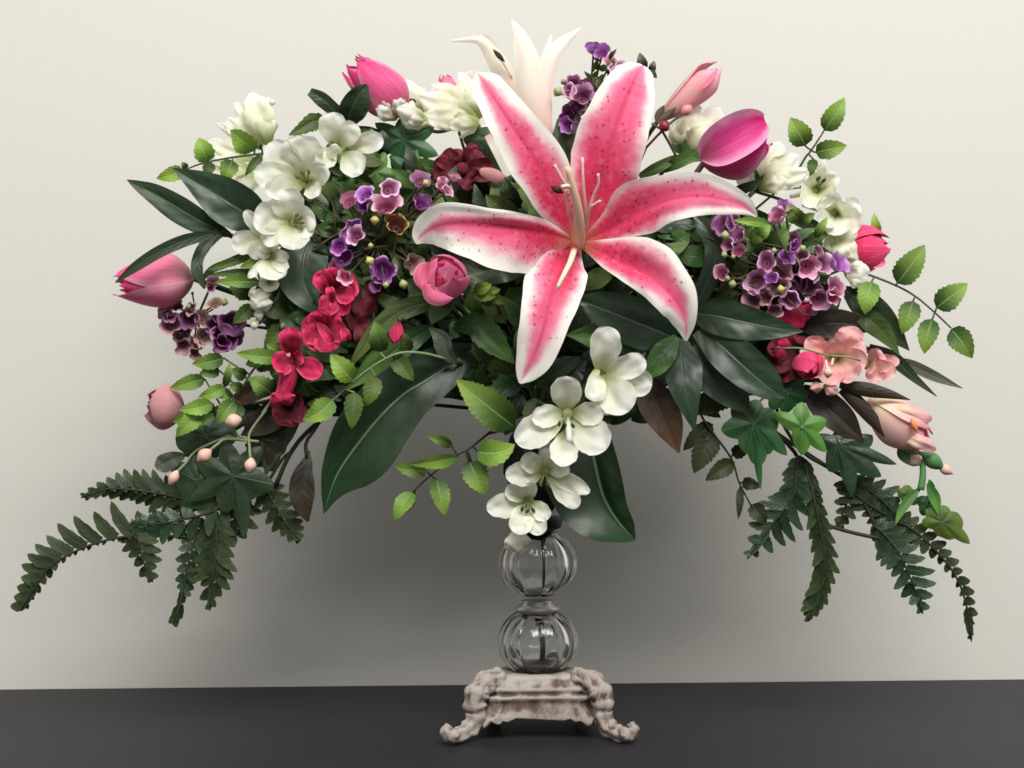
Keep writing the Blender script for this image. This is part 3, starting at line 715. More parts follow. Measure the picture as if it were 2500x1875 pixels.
for k, (a, b, c_, e, h) in enumerate(((1048, 640, 1040, 712, 20), (1036, 690, 1108, 728, 22))):
    blade('petal', lf(a, b, c_, e, h, -8.2, -8.0, 'lance', bend=0.22), M['rose'], T, cup=-0.5, nu=12, nv=6)
bud('calyx', 1078, 724, -4.0, 40, 24, 60, M['calyx'], T)
stem(T, 1076, 726, -3.8, 'stem', 6)
T = new('pink_rosebud', 'tiny pink bud poking up among cream freesias at the top', 'rosebud', 1096, 236, 2)
tulip(T, 1096, 240, 1086, 182, 23, 2.6, 2.2, 'rose', spin=0.4, point=0.2)
stem(T, 1096, 240, 2.6, 'stem', 4)
T = new('mauve_rosebud', 'dull mauve pink bud at the lower left behind bright mint leaves', 'rosebud', 446, 1002, -2)
tulip(T, 452, 1004, 356, 986, 54, -2.0, -3.0, 'mauvebud', spin=0.2, open_=0.12, point=1.5, fat=0.55, span0=1.3)
stem(T, 450, 1003, -1.8, 'stemd', 5, via=[(600, 990, 0.5), (900, 940, 1.5)])
T = new('pale_pink_bud', 'long pale pink freesia bud rising beside the tall lily petal', 'flower bud', 1608, 296, -1)
def longbud(root, bx, by, tx, ty, R, d0, d1, mat, spin=0.3, n=3):
    tulip(root, bx, by, tx, ty, R, d0, d1, mat, n=n, spin=spin, open_=0.0, point=0.9, fat=0.80, inner=True)
longbud(T, 1604, 298, 1756, 166, 36, -0.6, -1.2, 'pinkf')
blade('petal', lf(1704, 220, 1752, 166, 6.5, -2.7, -2.2, 'lance', bend=0.06), M['rose'], T, nu=10, nv=4)
for a in ((1604, 300, 1640, 276), (1600, 296, 1622, 256), (1606, 302, 1650, 262)):
    blade('sepal', lf(*a, 10, -1.4, -1.5, 'lance'), M['stemb'], T, nu=8, nv=4, cup=-0.4)
stem(T, 1604, 298, -0.5, 'stemb', 6, via=[(1560, 380, 1.5), (1450, 700, 2.0)])

# ------------------------------------------------------------ white freesia sprays
F = new('white_freesia', 'white freesia spray cascading down the left side above purple waxflowers', 'flower', 790, 420, -5)
blossom(F, 822, 362, -5.2, [(806, 275, 34, 0.2), (868, 302, 28, 0.0), (936, 340, 27, 0.2, {'b': (850, 358)}), (884, 424, 33, 1.0, {'b': (838, 374)}), (776, 404, 26, 0.4), (822, 352, 13, 0.9, {'b': (796, 404), 'cup': -0.5})], ang=140, stam=2, tx=850, ty=430, sl=18)
blossom(F, 750, 448, -6.0, [(728, 330, 52, 0.2), (655, 350, 40, 0.5), (620, 420, 35, 0.8), (646, 464, 30, 1.2), (796, 404, 30, 0.3), (778, 478, 24, 0.9)], ang=115, tx=800, ty=500, depth=2.2, sl=30)
blossom(F, 716, 545, -6.4, [(694, 462, 40, 0.2), (620, 524, 42, 0.5), (768, 526, 34, 0.4), (716, 610, 40, 1.1), (640, 590, 26, 0.0), (765, 570, 22, 0.2)], ang=20, tx=760, ty=560, stam=4, sl=22)
blossom(F, 650, 586, -4.4, [(566, 594, 30, 0.2), (598, 514, 17, 0.4), (612, 628, 22, 0.6), (640, 632, 18, 0.9)], stam=0, tx=720, ty=600)
blossom(F, 660, 622, -6.0, [(674, 684, 38, 0.9), (606, 678, 11, 0.7), (706, 628, 14, 0.4), (650, 590, 24, 0.0), (700, 660, 18, 0.6)], ang=100, tx=720, ty=610, stam=2, sl=14, smat='budg')
blossom(F, 658, 688, -5.2, [(640, 706, 20, 0.2), (668, 710, 20, 0.3), (656, 668, 20, 0)], stam=0, tx=690, ty=650)
bb = tube([(668, 742, -4.6), (690, 700, -3.8), (720, 640, -3.0)], 4, M['stem'], 'blossom', F)
for a in ((640, 712, 606, 722, 17), (642, 720, 618, 756, 22), (636, 716, 650, 760, 22), (630, 705, 644, 742, 26)):
    petal(bb, a[0], a[1], a[2], a[3], a[4], M['whiteb'], -4.6, -5.2, cup=-0.35)
bud('bud', 632, 768, -4.8, 34, 12, -80, M['white'], F); bud('bud', 621, 794, -4.6, 26, 10, -100, M['white'], F); bud('bud', 690, 796, -4.4, 20, 6, 70, M['steml'], F)
tube([(632, 790, -4.4), (662, 770, -3.8), (700, 730, -3.2)], 3, M['stem'], 'stem', F)
stem(F, 730, 560, -3.0, 'stem', 6)

F = new('white_freesia', 'white freesia spray hanging at the centre front over the glass ball', 'flower', 1440, 960, -7)
blossom(F, 1464, 920, -8.4, [(1486, 797, 38, 0.2), (1592, 940, 36, -0.4, {'b': (1490, 922), 'dd': 0.4}), (1577, 880, 31, 0.5), (1536, 1004, 47, 1.1), (1452, 980, 26, 1.0, {'b': (1458, 892), 'cup': -0.4}), (1466, 1010, 27, -0.6, {'b': (1490, 960), 'dd': 0.5})], ang=60, stam=2, sl=18, tx=1440, ty=960)
blossom(F, 1386, 1010, -8.6, [(1380, 918, 39, 0.3), (1298, 1020, 28, 0.4), (1258, 1078, 41, 0.8), (1372, 1140, 35, 1.3, {'b': (1384, 1050)}), (1474, 1010, 29, 0.3), (1480, 1098, 46, 0.9)], ang=262, stam=3, sl=32, smat='antherd', depth=2.2)
tube([(1386, 1020, -7.0), (1388, 1046, -8.8), (1390, 1078, -9.6)], 8, M['white'], 'style', F, r1=6, seg=8)
blossom(F, 1332, 1150, -7.4, [(1234, 1160, 32, 0.4, {'kind': 'pet'}), (1346, 1096, 24, -0.2), (1440, 1202, 23, 0.4, {'kind': 'pet'}), (1412, 1238, 25, 0.7), (1274, 1116, 25, 0.2), (1390, 1140, 22, 0.0)], ang=265, stam=2, sl=34)
blossom(F, 1290, 1222, -7.0, [(1188, 1242, 32, 0.3, {'kind': 'pet'}), (1290, 1172, 22, 0.6), (1262, 1304, 30, 0.8), (1320, 1306, 26, 0.7), (1340, 1266, 22, 0.4), (1236, 1190, 22, 0.2)], ang=265, stam=3, sl=26, smat='antherd')
bb = tube([(1266, 1296, -6.2), (1268, 1310, -6.0), (1275, 1330, -6.0)], 5, M['steml'], 'bud', F, r1=3)
for a in ((1252, 1296, 1248, 1350, 20), (1264, 1296, 1270, 1352, 24), (1275, 1296, 1286, 1342, 16)):
    petal(bb, a[0], a[1], a[2], a[3], a[4], M['whiteb'], -6.0, -6.2, cup=-0.3)
stem(F, 1440, 960, -5.4, 'stem', 6, via=[(1390, 1010, -3.4)], end=(1330, 1040, 0.8))

F = new('white_freesia', 'pale blurred white freesia spray standing at the upper left back', 'flower', 640, 380, 4)
wb = [(656, 352, 612, 226, 40, 3.6, 3.0), (652, 350, 642, 244, 26, 3.2, 3.4), (645, 350, 572, 250, 24, 4.4, 4.6), (640, 360, 552, 290, 26, 4.0, 4.0), (640, 365, 528, 300, 14, 4.2, 4.4), (620, 390, 505, 345, 22, 4.2, 4.0), (610, 410, 505, 388, 18, 3.8, 3.8), (620, 430, 514, 432, 30, 3.8, 3.8), (640, 430, 560, 470, 26, 3.4, 3.4), (650, 350, 655, 236, 9, 4.6, 5.0)]
bb = tube([(656, 350, 4.0), (690, 380, 3.6), (720, 420, 3.0)], 7, M['whitec'], 'blossom', F)
for a in wb: petal(bb, a[0], a[1], a[2], a[3], a[4], M['whitec'], a[5], a[6], kind='pet', cup=-0.12, crump=0.5, rag=0.3)
bud('bud', 664, 250, 4.6, 22, 8, 20, M['white'], F)
stem(F, 700, 400, 3.4, 'stem', 5)

F = new('white_freesia', 'creamy white freesia spray at the top between tulip and lily', 'flower', 1060, 300, 1.5)
def tr(root, pts, mat='whitec', **k):
    b_ = tube([(pts[0][0], pts[0][1], pts[0][5]), ((pts[0][0] * 2 + pts[0][2]) / 3, (pts[0][1] * 2 + pts[0][3]) / 3, pts[0][5] - 0.1)], 9, M[mat], 'blossom', root, r1=11, seg=8)
    for a in pts:
        petal(b_, a[0], a[1], a[2], a[3], a[4], M[mat], a[5], a[6], cup=k.get('cup', -0.16), kind=k.get('kind', 'pet'), crump=0.5, rag=0.3, wave=0.2)
tr(F, [(1168, 300, 1022, 236, 36, 1.6, 0.6), (1168, 296, 1052, 206, 34, 1.8, 1.6), (1166, 292, 1122, 176, 30, 2.2, 2.4), (1170, 300, 1036, 282, 30, 1.2, 0.2), (1170, 290, 1150, 196, 28, 1.8, 1.2), (1166, 306, 1096, 296, 24, 1.0, 0.0)])
tr(F, [(960, 290, 932, 220, 27, 0.2, -1.4), (970, 292, 916, 262, 22, 0.2, -1.4), (985, 290, 962, 232, 22, 0.2, -1.2)], 'white', cup=-0.5)
tr(F, [(1040, 292, 968, 264, 27, 0.0, -1.6), (1040, 296, 990, 292, 18, 0.0, -1.2), (1060, 300, 980, 300, 18, 0.6, -0.2)], 'white', cup=-0.5)
tr(F, [(1040, 270, 988, 194, 20, 2.2, 2.0), (1040, 270, 1016, 210, 20, 2.4, 2.6)], 'white')
tube([(1030, 312, 0.8), (1070, 322, 0.6), (1112, 312, 0.8), (1165, 305, 1.4)], 4.5, M['stem'], 'stem', F)
bud('anther', 1008, 246, -0.6, 20, 6, -20, M['antherd'], F)
stem(F, 1168, 304, 1.8, 'stem', 5)

F = new('white_freesia', 'creamy white freesia spray arching down the right side', 'flower', 1900, 460, 0)
tr(F, [(1664, 372, 1660, 290, 28, 0.6, -0.2), (1664, 370, 1700, 252, 34, 0.4, -0.2), (1668, 372, 1758, 262, 34, 0.8, 0.6), (1672, 374, 1740, 300, 32, 0.2, -0.8), (1660, 372, 1640, 310, 18, 0.8, 0.4)], kind='pet')
tr(F, [(1850, 455, 1908, 346, 30, -0.2, -0.8), (1852, 452, 1870, 358, 28, 0.4, 0.2), (1852, 456, 1950, 378, 32, -0.4, -1.4), (1852, 460, 1976, 420, 28, -0.6, -1.4), (1850, 460, 1800, 420, 24, 0.0, -0.4), (1856, 462, 1930, 446, 22, -0.8, -1.6)])
blossom(F, 1996, 462, -0.6, [(2014, 388, 12, 0.2, {'kind': 'pet'}), (2046, 428, 20, 0.4), (1968, 420, 20, 0.2), (2030, 500, 34, 1.2), (1960, 500, 26, 0.6)], mat='whitec', ang=70, stam=2, sl=26, smat='antherd', tx=1930, ty=480, tmat='whitec')
blossom(F, 2040, 520, -1.4, [(2010, 480, 34, 0.6), (2064, 488, 32, 0.8), (2100, 500, 26, 0.2), (2100, 556, 34, 0.6), (2050, 575, 34, 1.1), (2000, 545, 28, 1.2)], mat='white', stam=0, tx=1960, ty=500)
tr(F, [(2040, 580, 2100, 640, 26, -0.6, -1.6), (2030, 580, 2076, 630, 26, -0.8, -1.8), (2040, 570, 2105, 596, 26, -0.8, -1.4), (2020, 570, 2040, 630, 22, -0.4, -1.0)])
bb = tube([(2068, 672, -1.8), (2050, 640, -1.4)], 5, M['steml'], 'bud', F)
for a in ((2064, 664, 2124, 662, 24), (2062, 672, 2118, 690, 20), (2066, 656, 2110, 646, 14), (2070, 676, 2100, 700, 14)):
    petal(bb, a[0], a[1], a[2], a[3], a[4], M['whiteb'], -1.6, -2.6, cup=-0.3)
tube([(1846, 462, -0.4), (1900, 462, -0.5), (1955, 456, -0.6)], 4, M['stem'], 'stem', F)
tube([(1840, 466, -0.2), (1930, 500, 0.2), (2030, 590, 0.4), (2066, 670, -1.0)], 4, M['stem'], 'stem', F)
for a in ((1662, 376, 1640, 335, 12, 0.2, -0.2), (1664, 376, 1690, 330, 12, -0.2, -0.6), (1846, 460, 1832, 400, 15, -0.4, -1.0), (1848, 458, 1880, 420, 11, -0.6, -1.2)):
    blade('sepal', lf(*a[:5], a[5], a[6], 'lance'), M['mid'], F, nu=8, nv=4, fold=0.3)
stem(F, 1842, 466, -0.2, 'stem', 6)

# ------------------------------------------------------------ crimson freesia
F = new('crimson_freesia', 'crimson freesia spray running down the left of centre', 'flower', 800, 760, -6)
blossom(F, 818, 706, -5.6, [(768, 670, 24, 0.6), (812, 652, 32, 0.2), (872, 690, 34, -0.2), (864, 730, 24, 0.9), (794, 768, 27, 0.6), (840, 770, 26, 0.2)], mat='red', stam=0, tx=850, ty=760)
petal(F, 800, 722, 776, 676, 14, M['red'], -5.6, -7.2, cup=0.6); petal(F, 812, 740, 804, 702, 12, M['red'], -6.0, -7.2, cup=0.6)
blossom(F, 792, 806, -6.0, [(770, 758, 30, 0.2), (736, 806, 38, 0.4), (848, 812, 28, 0.8), (806, 858, 34, 0.6), (750, 846, 30, 0.5), (826, 770, 22, 0.0)], mat='red', stam=0, tx=840, ty=790)
petal(F, 776, 788, 812, 836, 13, M['red'], -6.6, -7.8, cup=0.7); petal(F, 838, 800, 848, 830, 12, M['red'], -6.4, -7.4, cup=0.6)
blossom(F, 716, 878, -6.2, [(706, 800, 30, 0.4), (664, 888, 27, 1.0), (786, 914, 28, 1.0), (676, 908, 20, 0.4), (740, 870, 18, 0.2)], mat='red', stam=0, tx=700, ty=940, tube_r=20)
bud('stigma', 704, 868, -7.6, 15, 6, 60, M['rose'], F)
tube([(708, 895, -5.2), (702, 930, -5.4), (690, 965, -5.2)], 24, M['red'], 'blossom', F, r1=18, seg=12)
for a in ((690, 950, 668, 990, 20), (694, 950, 706, 990, 22)): petal(F, a[0], a[1], a[2], a[3], a[4], M['red'], -5.6, -5.8, cup=-0.4)
blossom(F, 706, 992, -4.4, [(664, 1000, 32, 0), (742, 990, 34, 0), (700, 1040, 34, 0.2), (748, 1024, 24, 0.3), (712, 950, 26, 0)], mat='burg', stam=0, tx=760, ty=950)  # lowest bloom: crimson petals painted burgundy, the shade put into their colour
for a in ((868, 716, 905, 770, 30), (880, 700, 925, 720, 30), (880, 780, 900, 840, 30), (860, 740, 880, 800, 28)): petal(F, a[0], a[1], a[2], a[3], a[4], M['burg'], -3.4, -3.6, cup=0.2)
stem(F, 850, 760, -3.6, 'stemd', 6)
F = new('crimson_bud', 'small crimson bud hanging among olive leaves below the rosebud', 'flower bud', 972, 790, -6)
tulip(F, 974, 784, 966, 840, 16, -6.0, -6.4, 'red', spin=0.3, point=0.0, fat=0.62)
bud('calyx', 976, 780, -6.0, 20, 7, 80, M['stem'], F)
stem(F, 977, 774, -5.8, 'stem', 3)
F = new('burgundy_flower', 'dark burgundy flower shaded behind the upper left lily petal', 'flower', 1120, 400, 1)
for a in ((1120, 420, 1058, 410, 30), (1120, 410, 1078, 376, 28), (1122, 410, 1130, 366, 30), (1130, 412, 1178, 376, 30), (1130, 420, 1204, 412, 30), (1120, 424, 1100, 450, 28), (1130, 424, 1160, 446, 28), (1130, 400, 1160, 352, 16)):
    petal(F, a[0], a[1], a[2], a[3], a[4], M['burg'], 0.6, 0.0, cup=0.3)
bud('bud', 1128, 412, -0.2, 40, 18, 60, M['burg'], F, tilt=1.5)
blade('petal', lf(1240, 440, 1170, 416, 16, -0.6, -1.0, 'pet'), M['mauvebud'], F, cup=-0.3)
stem(F, 1122, 418, 0.8, 'stemd', 5)
F = new('magenta_flower', 'dark magenta petals under the right purple waxflower cluster', 'flower', 1920, 750, -3)
for a in ((1900, 730, 1960, 800, 32), (1890, 740, 1930, 790, 28), (1930, 730, 1975, 780, 26)): petal(F, a[0], a[1], a[2], a[3], a[4], M['red'], -3.0, -3.4, cup=-0.3)
stem(F, 1900, 735, -2.8, 'stemd', 5)
F = new('crimson_rose', 'crimson bloom with a bright round bud beside the peach freesia', 'flower', 1930, 870, -3)
for a in ((1950, 870, 1885, 830, 34), (1950, 870, 1878, 880, 34), (1950, 880, 1900, 915, 30), (1940, 850, 1950, 820, 34), (1950, 880, 1950, 925, 28)): petal(F, a[0], a[1], a[2], a[3], a[4], M['burg'], -2.6, -3.2, cup=0.3)
for a in ((1940, 850, 1900, 828, 20), (1930, 860, 1884, 862, 18)): petal(F, a[0], a[1], a[2], a[3], a[4], M['red'], -3.0, -3.6, cup=-0.3)
tulip(F, 1970, 862, 1978, 920, 36, -3.8, -5.4, 'hot', spin=0.5, point=1.5, fat=0.5)
stem(F, 1935, 866, -2.4, 'stemd', 5)

# ------------------------------------------------------------ peach freesia on the right
F = new('peach_freesia', 'peach freesia spray with open bloom and drooping buds at the right', 'flower', 2060, 880, -4)
blossom(F, 2040, 874, -4.2, [(2080, 796, 34, -0.3, {'bend': 0.1}), (2110, 836, 30, 0.2), (1966, 830, 26, 0.4), (2030, 826, 26, 1.2, {'kind': 'pet'}), (2116, 884, 30, 0.6), (2092, 924, 34, 1.0), (2020, 940, 32, 0.9), (1984, 902, 22, 0.4)], mat='peach', stam=0, tx=1980, ty=870)
blossom(F, 2120, 890, -3.4, [(2158, 866, 28, 0.2), (2196, 880, 20, 0.4, {'kind': 'pet'}), (2186, 914, 24, 0.8), (2150, 930, 24, 0.9), (2140, 900, 22, 1.2), (2176, 896, 16, 1.4)], mat='peach', stam=0, tx=2060, ty=880)
for q in ([(1886, 852, -4.6), (1950, 850, -6.0), (2000, 862, -6.4), (2030, 872, -5.8)], [(2024, 868, -6.0), (2070, 872, -6.2), (2100, 880, -5.8)]): tube(q, 2.2, M['steml'], 'stamen', F, r1=2.6)
for q in ((2016, 880, 2020, 902), (2034, 876, 2030, 892)): tube([(q[0], q[1], -6.0), (q[2], q[3], -6.6)], 3.5, M['filament'], 'stamen', F)
bud('anther', 2022, 910, -6.6, 28, 12, 80, M['berryc'], F)
for a in ((2010, 940, 2046, 962, 16), (1990, 930, 1996, 960, 16)): petal(F, a[0], a[1], a[2], a[3], a[4], M['peach'], -4.2, -4.6, cup=-0.3, kind='pet')
B2 = tube([(2118, 980, -3.4), (2128, 988, -3.4), (2150, 1005, -3.4)], 14, M['peachb'], 'blossom', F, r1=24, seg=10)
tulip(B2, 2120, 978, 2262, 1082, 56, -3.2, -3.8, 'peachb', spin=0.9, open_=0.05, point=0.7, fat=0.55)
for a in ((2170, 1000, 2276, 1024, 24, -4.6, -4.4), (2200, 1060, 2286, 1098, 18, -4.4, -4.0)): petal(B2, a[0], a[1], a[2], a[3], a[4], M['peachb'], a[5], a[6], kind='pet', cup=-0.3)
bud('anther', 2232, 1038, -5.6, 40, 8, -70, plain('orange_stamen', (0.80, 0.26, 0.10), 0.5), B2)
blade('sepal', [(2050, 938, -4.2, 8, 10), (2110, 950, -4.8, 18, 18), (2170, 962, -5.0, 12, 12), (2222, 976, -4.8, 1, 1)], M['brownd'], F, nu=12, nv=6, cup=-0.3)
blade('sepal', [(2056, 948, -4.0, 16, 14), (2100, 990, -4.4, 18, 18), (2140, 1035, -4.4, 14, 14), (2176, 1078, -4.2, 1, 1)], M['brownd'], F, nu=12, nv=6, cup=-0.3)
bud('bud', 2232, 1122, -3.0, 44, 18, -38, M['berryc'], F); blade('sepal', lf(2196, 1086, 2220, 1136, 16, -3.2, -3.4, 'lance'), M['mid'], F, cup=-0.4); blade('sepal', lf(2204, 1086, 2242, 1110, 12, -3.6, -3.8, 'lance'), M['calyx'], F, cup=-0.4)
bud('bud', 2308, 1146, -3.0, 44, 13, -32, M['berryc'], F); bud('calyx', 2276, 1124, -3.1, 74, 20, -36, M['calyx'], F)
tube([(2190, 1080, -3.0), (2220, 1094, -3.0), (2250, 1108, -3.0)], 5, M['stemb'], 'stem', F)
stem(F, 2060, 930, -3.0, 'stemd', 6, via=[(1900, 930, -0.5), (1600, 960, 1.2)])

# ------------------------------------------------------------ purple waxflower clusters
def cluster(label, x, y, d, items, buds, end, twig='stemb'):
    R_ = new('purple_waxflower', label, 'flower', x, y, d)
    for (fx, fy, r, m, *k) in items:
        dd = d + RND.uniform(-0.9, 0.7) - (k[0] if k else 0)
        txx, tyy = ((fx - x) / 260.0 + RND.uniform(-.35, .35), (y - fy) / 260.0 + RND.uniform(-.25, .45))
        floret(R_, fx, fy, dd, r, m, txx, tyy)
        tube([(fx - txx * 6, fy + tyy * 6 + 2, dd + r * 0.028), ((fx + x) / 2, (fy + y) / 2 + 4, d + 1.3), (x, y + 6, d + 2.2)], 2.6, M[twig], 'stem', R_, nu=6, seg=5)
    for (fx, fy, r, m) in buds:
        bud('bud', fx, fy, d - 0.6, r * 2.3, r, RND.uniform(40, 130), M[m], R_)
        tube([(fx, fy, d - 0.5), ((fx + x) / 2, (fy + y) / 2 + 5, d + 1.0), (x, y + 6, d + 2.2)], 2.0, M[twig], 'stem', R_, nu=6, seg=5)
    stem(R_, x, y + 6, d + 2.1, twig, 4, end=end)
    return R_
HB = (1300, 960, 1.5)
cluster('violet and pink waxflower sprig left of the lily with yellow buds', 920, 590, -5.5,
        [(851, 488, 25, 'fpink'), (890, 470, 26, 'fpurp'), (886, 500, 20, 'fpurp'), (942, 497, 33, 'fpink', .5), (953, 456, 24, 'fmauv'), (969, 546, 30, 'fyel', .8), (858, 562, 33, 'fpurp'), (866, 576, 24, 'fmauv', .6), (826, 602, 23, 'fpurp'), (838, 628, 25, 'fpurp'), (822, 652, 19, 'fpink'), (842, 678, 17, 'fpink'),
         (934, 662, 37, 'fpurp'), (1012, 646, 27, 'fbeig'), (1033, 490, 28, 'fpurp'), (1028, 440, 24, 'fmauv'), (1084, 448, 24, 'fpink'), (1110, 430, 17, 'fpink'), (1094, 464, 16, 'fpink'), (918, 698, 20, 'fplum')],
        [(915, 537, 11, 'budy'), (903, 637, 11, 'budy'), (985, 694, 11, 'budg'), (942, 696, 8, 'budg'), (1040, 446, 8, 'budy'), (756, 484, 9, 'steml'), (905, 600, 7, 'budg')], HB)
cluster('dense purple waxflower cluster on the right beside the freesia', 1940, 670, -4.5,
        [(1872, 638, 28, 'fmauv'), (1846, 686, 28, 'fmauv'), (1908, 662, 30, 'fpink', .4), (1882, 676, 18, 'fpurp', .5), (1976, 652, 30, 'fpink', .4), (2050, 640, 28, 'fpurp'), (2014, 645, 25, 'fmauv'), (2042, 700, 26, 'fpink', .5), (2036, 722, 22, 'fpink', .2), (1978, 697, 27, 'fmauv'), (2003, 733, 27, 'fmauv'), (1928, 733, 27, 'fmauv'), (1836, 733, 24, 'fdusk'), (2012, 708, 20, 'fmauv'), (1868, 728, 18, 'fdusk'),
         (1921, 629, 20, 'fpurp'), (1976, 749, 22, 'fdusk'), (1935, 584, 24, 'fmauv'), (1942, 600, 18, 'fpurp'), (1896, 524, 28, 'fpink'), (1917, 503, 20, 'fpurp'), (1797, 574, 26, 'fmauv'), (1776, 596, 18, 'fmauv'), (1803, 612, 17, 'fpink'), (1760, 664, 23, 'fpink'), (1766, 545, 28, 'fplum'), (1786, 540, 22, 'fplum'), (1948, 690, 22, 'fplum'), (1900, 700, 24, 'fdusk'), (1960, 625, 18, 'fdusk'), (1992, 676, 14, 'fpink', .6), (2000, 610, 16, 'fdusk'), (1890, 760, 20, 'fdusk'), (1830, 700, 16, 'fmauv')],
        [(1788, 694, 10, 'budg'), (1770, 575, 11, 'budg'), (1768, 622, 8, 'budg'), (1790, 627, 6, 'budg'), (1906, 706, 10, 'budy'), (1875, 706, 8, 'fbeig'), (1970, 735, 8, 'fpink'), (1960, 606, 8, 'budg'), (1890, 612, 7, 'budg'), (1776, 680, 7, 'budg')], HB)
R3 = cluster('small purple waxflower sprig at the top behind the tall lily petal', 1440, 260, 0.5,
        [(1448, 116, 20, 'fpurp'), (1470, 124, 20, 'fpurp'), (1490, 146, 19, 'fpink'), (1515, 165, 24, 'fmauv'), (1508, 178, 18, 'fpink'), (1402, 204, 24, 'fmauv'), (1390, 222, 18, 'fmauv'), (1422, 232, 27, 'fmauv', .4), (1432, 206, 20, 'fplum'), (1392, 282, 30, 'fplum', .4), (1382, 304, 24, 'fpurp', .8), (1392, 342, 26, 'fplum'), (1412, 318, 24, 'fplum'), (1372, 372, 22, 'fplum'), (1410, 256, 20, 'fmauv')],
        [(1362, 224, 12, 'budg'), (1376, 200, 8, 'fbeig')], (1330, 940, 2))
for i in range(46):      # short needle leaves round the upright stalk
    x0, y0 = RND.uniform(1445, 1500), RND.uniform(140, 260)
    a = RND.uniform(0.3, 2.9); L_ = RND.uniform(18, 34)
    blade('leaf', lf(x0, y0, x0 + math.cos(a) * L_, y0 - math.sin(a) * L_, 5, 1.0, RND.uniform(0.2, 1.4), 'lance'), M['olive'], R3, nu=5, nv=2, fold=0.3)
cluster('dull mauve waxflower cluster at the left under the dusky tulip', 480, 770, -2.5,
        [(402, 758, 22, 'fdusk'), (416, 792, 26, 'fdusk'), (441, 822, 23, 'fdusk'), (447, 846, 20, 'fdusk'), (460, 780, 26, 'fplum'), (450, 800, 20, 'fplum'), (496, 776, 23, 'fbeig', .4), (494, 822, 28, 'fbeig', .4), (476, 838, 20, 'fdusk'), (476, 866, 17, 'fdusk'), (538, 796, 30, 'fplum'), (566, 790, 30, 'fplum'), (552, 822, 34, 'fplum'), (540, 842, 24, 'fplum'), (519, 685, 16, 'fdusk'), (515, 700, 14, 'fmauv'), (465, 753, 16, 'fbeig'), (525, 740, 16, 'fbeig'), (430, 745, 16, 'fdusk'), (516, 796, 20, 'fplum'), (412, 772, 18, 'fmauv'), (576, 820, 22, 'fplum')],
        [(460, 748, 6, 'budg'), (548, 738, 9, 'budg'), (470, 716, 4, 'stemd')], (1280, 930, 1.5), twig='stemd')

# ------------------------------------------------------------ berries on wiry stalks
B = new('berry_sprig', 'wiry sprig of peach pink berries at the lower left', 'berries', 612, 1060, -4)
for (x, y, d, L_, r, a, m) in ((570, 1027, -5.2, 40, 18, 10, 'berryc'), (499, 1112, -5.4, 42, 17, 40, 'berryc'), (611, 1136, -5.4, 38, 15, 80, 'berryc'), (424, 1166, -4.0, 40, 13, 60, 'berryc')):
    bud('berry', x, y, d, L_, r, a, M[m], B, fn=lambda t: math.sin(math.pi * min(max(t, 0.06), 0.97)) ** 0.7)
for q in ([(570, 1040, -4.6), (580, 1062, -4.4), (612, 1074, -4.2)], [(514, 1098, -5.2), (532, 1084, -4.8), (552, 1072, -4.4), (612, 1076, -4.2)], [(611, 1118, -5.2), (609, 1090, -4.6), (610, 1056, -4.2), (650, 1000, -3.6)], [(553, 1065, -4.3), (592, 1074, -4.3), (632, 1078, -4.2)], [(432, 1152, -3.9), (452, 1132, -3.6), (480, 1100, -3.2), (553, 1066, -3.4)]): tube(q, 3.4, M['steml'], 'stem', B)
stem(B, 640, 1010, -3.6, 'steml', 4, via=[(690, 950, -2.6), (800, 900, 0.5)])
B = new('berry_sprig', 'two small red and pink berries right of the tall lily petal', 'berries', 1600, 340, -1)
bud('berry', 1622, 308, -2.2, 28, 14.5, 40, M['berryr'], B, fn=lambda t: math.sin(math.pi * min(max(t, 0.05), 0.95)) ** 0.6)
bud('berry', 1676, 269, -1.8, 32, 13, 40, M['berryp'], B, fn=lambda t: math.sin(math.pi * min(max(t, 0.05), 0.95)) ** 0.6)
for q in ([(1576, 362, -1.0), (1610, 326, -1.8), (1640, 298, -1.8), (1664, 280, -1.8)], [(1618, 322, -1.9), (1634, 350, -1.4), (1652, 384, -0.8)], [(1592, 302, -1.6), (1612, 314, -1.9)]): tube(q, 3.2, M['stemb'], 'stem', B)
stem(B, 1577, 361, -1.0, 'stemb', 3.4)
# ------------------------------------------------------------ mint sprigs (light serrated leaflets on wiry stems)
def mleaf(root, bx, by, tx, ty, half, d, mat='mint', tip=-0.4, bulge=0.5, roll=0.0, fold=0.25, cup=0.0, bend=None, serr=0.17, lab=None):
    L = math.hypot(tx - bx, ty - by)
    return blade('leaf', lf(bx, by, tx, ty, half, d, d + tip, 'ov', RND.uniform(-.04, .04) if bend is None else bend, bulge), M[mat], root,
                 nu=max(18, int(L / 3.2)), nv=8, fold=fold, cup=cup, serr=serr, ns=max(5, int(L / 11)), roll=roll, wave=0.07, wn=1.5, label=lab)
def sprig(label, stempts, leaves, stemmat='stem', r=3.2, end=None, via=None, join=True):
    x, y, d = stempts[0]
    R_ = new('mint_sprig', label, 'leaf sprig', x, y, d)
    tube(stempts, r, M[stemmat], 'stem', R_, r1=r * 0.6, nu=4 * len(stempts))
    for a in leaves:
        k = dict(a[7]) if len(a) > 7 else {}
        mleaf(R_, *a[:7], **k)
        # petiole to the nearest stem point
        best = min((cr(stempts, i / 20) for i in range(21)), key=lambda q: (q[0] - a[0]) ** 2 + (q[1] - a[1]) ** 2)
        dist = math.hypot(best[0] - a[0], best[1] - a[1])
        if 2 < dist < 90: tube([best, ((best[0] + a[0]) / 2, (best[1] + a[1]) / 2 + 1, (best[2] + a[5]) / 2), (a[0], a[1], a[5])], 2.4, M[stemmat], 'petiole', R_, nu=4, seg=5)
    if join: stem(R_, x, y, d, stemmat, r, via=via, end=end or (1316, 990, 1.0))
    return R_
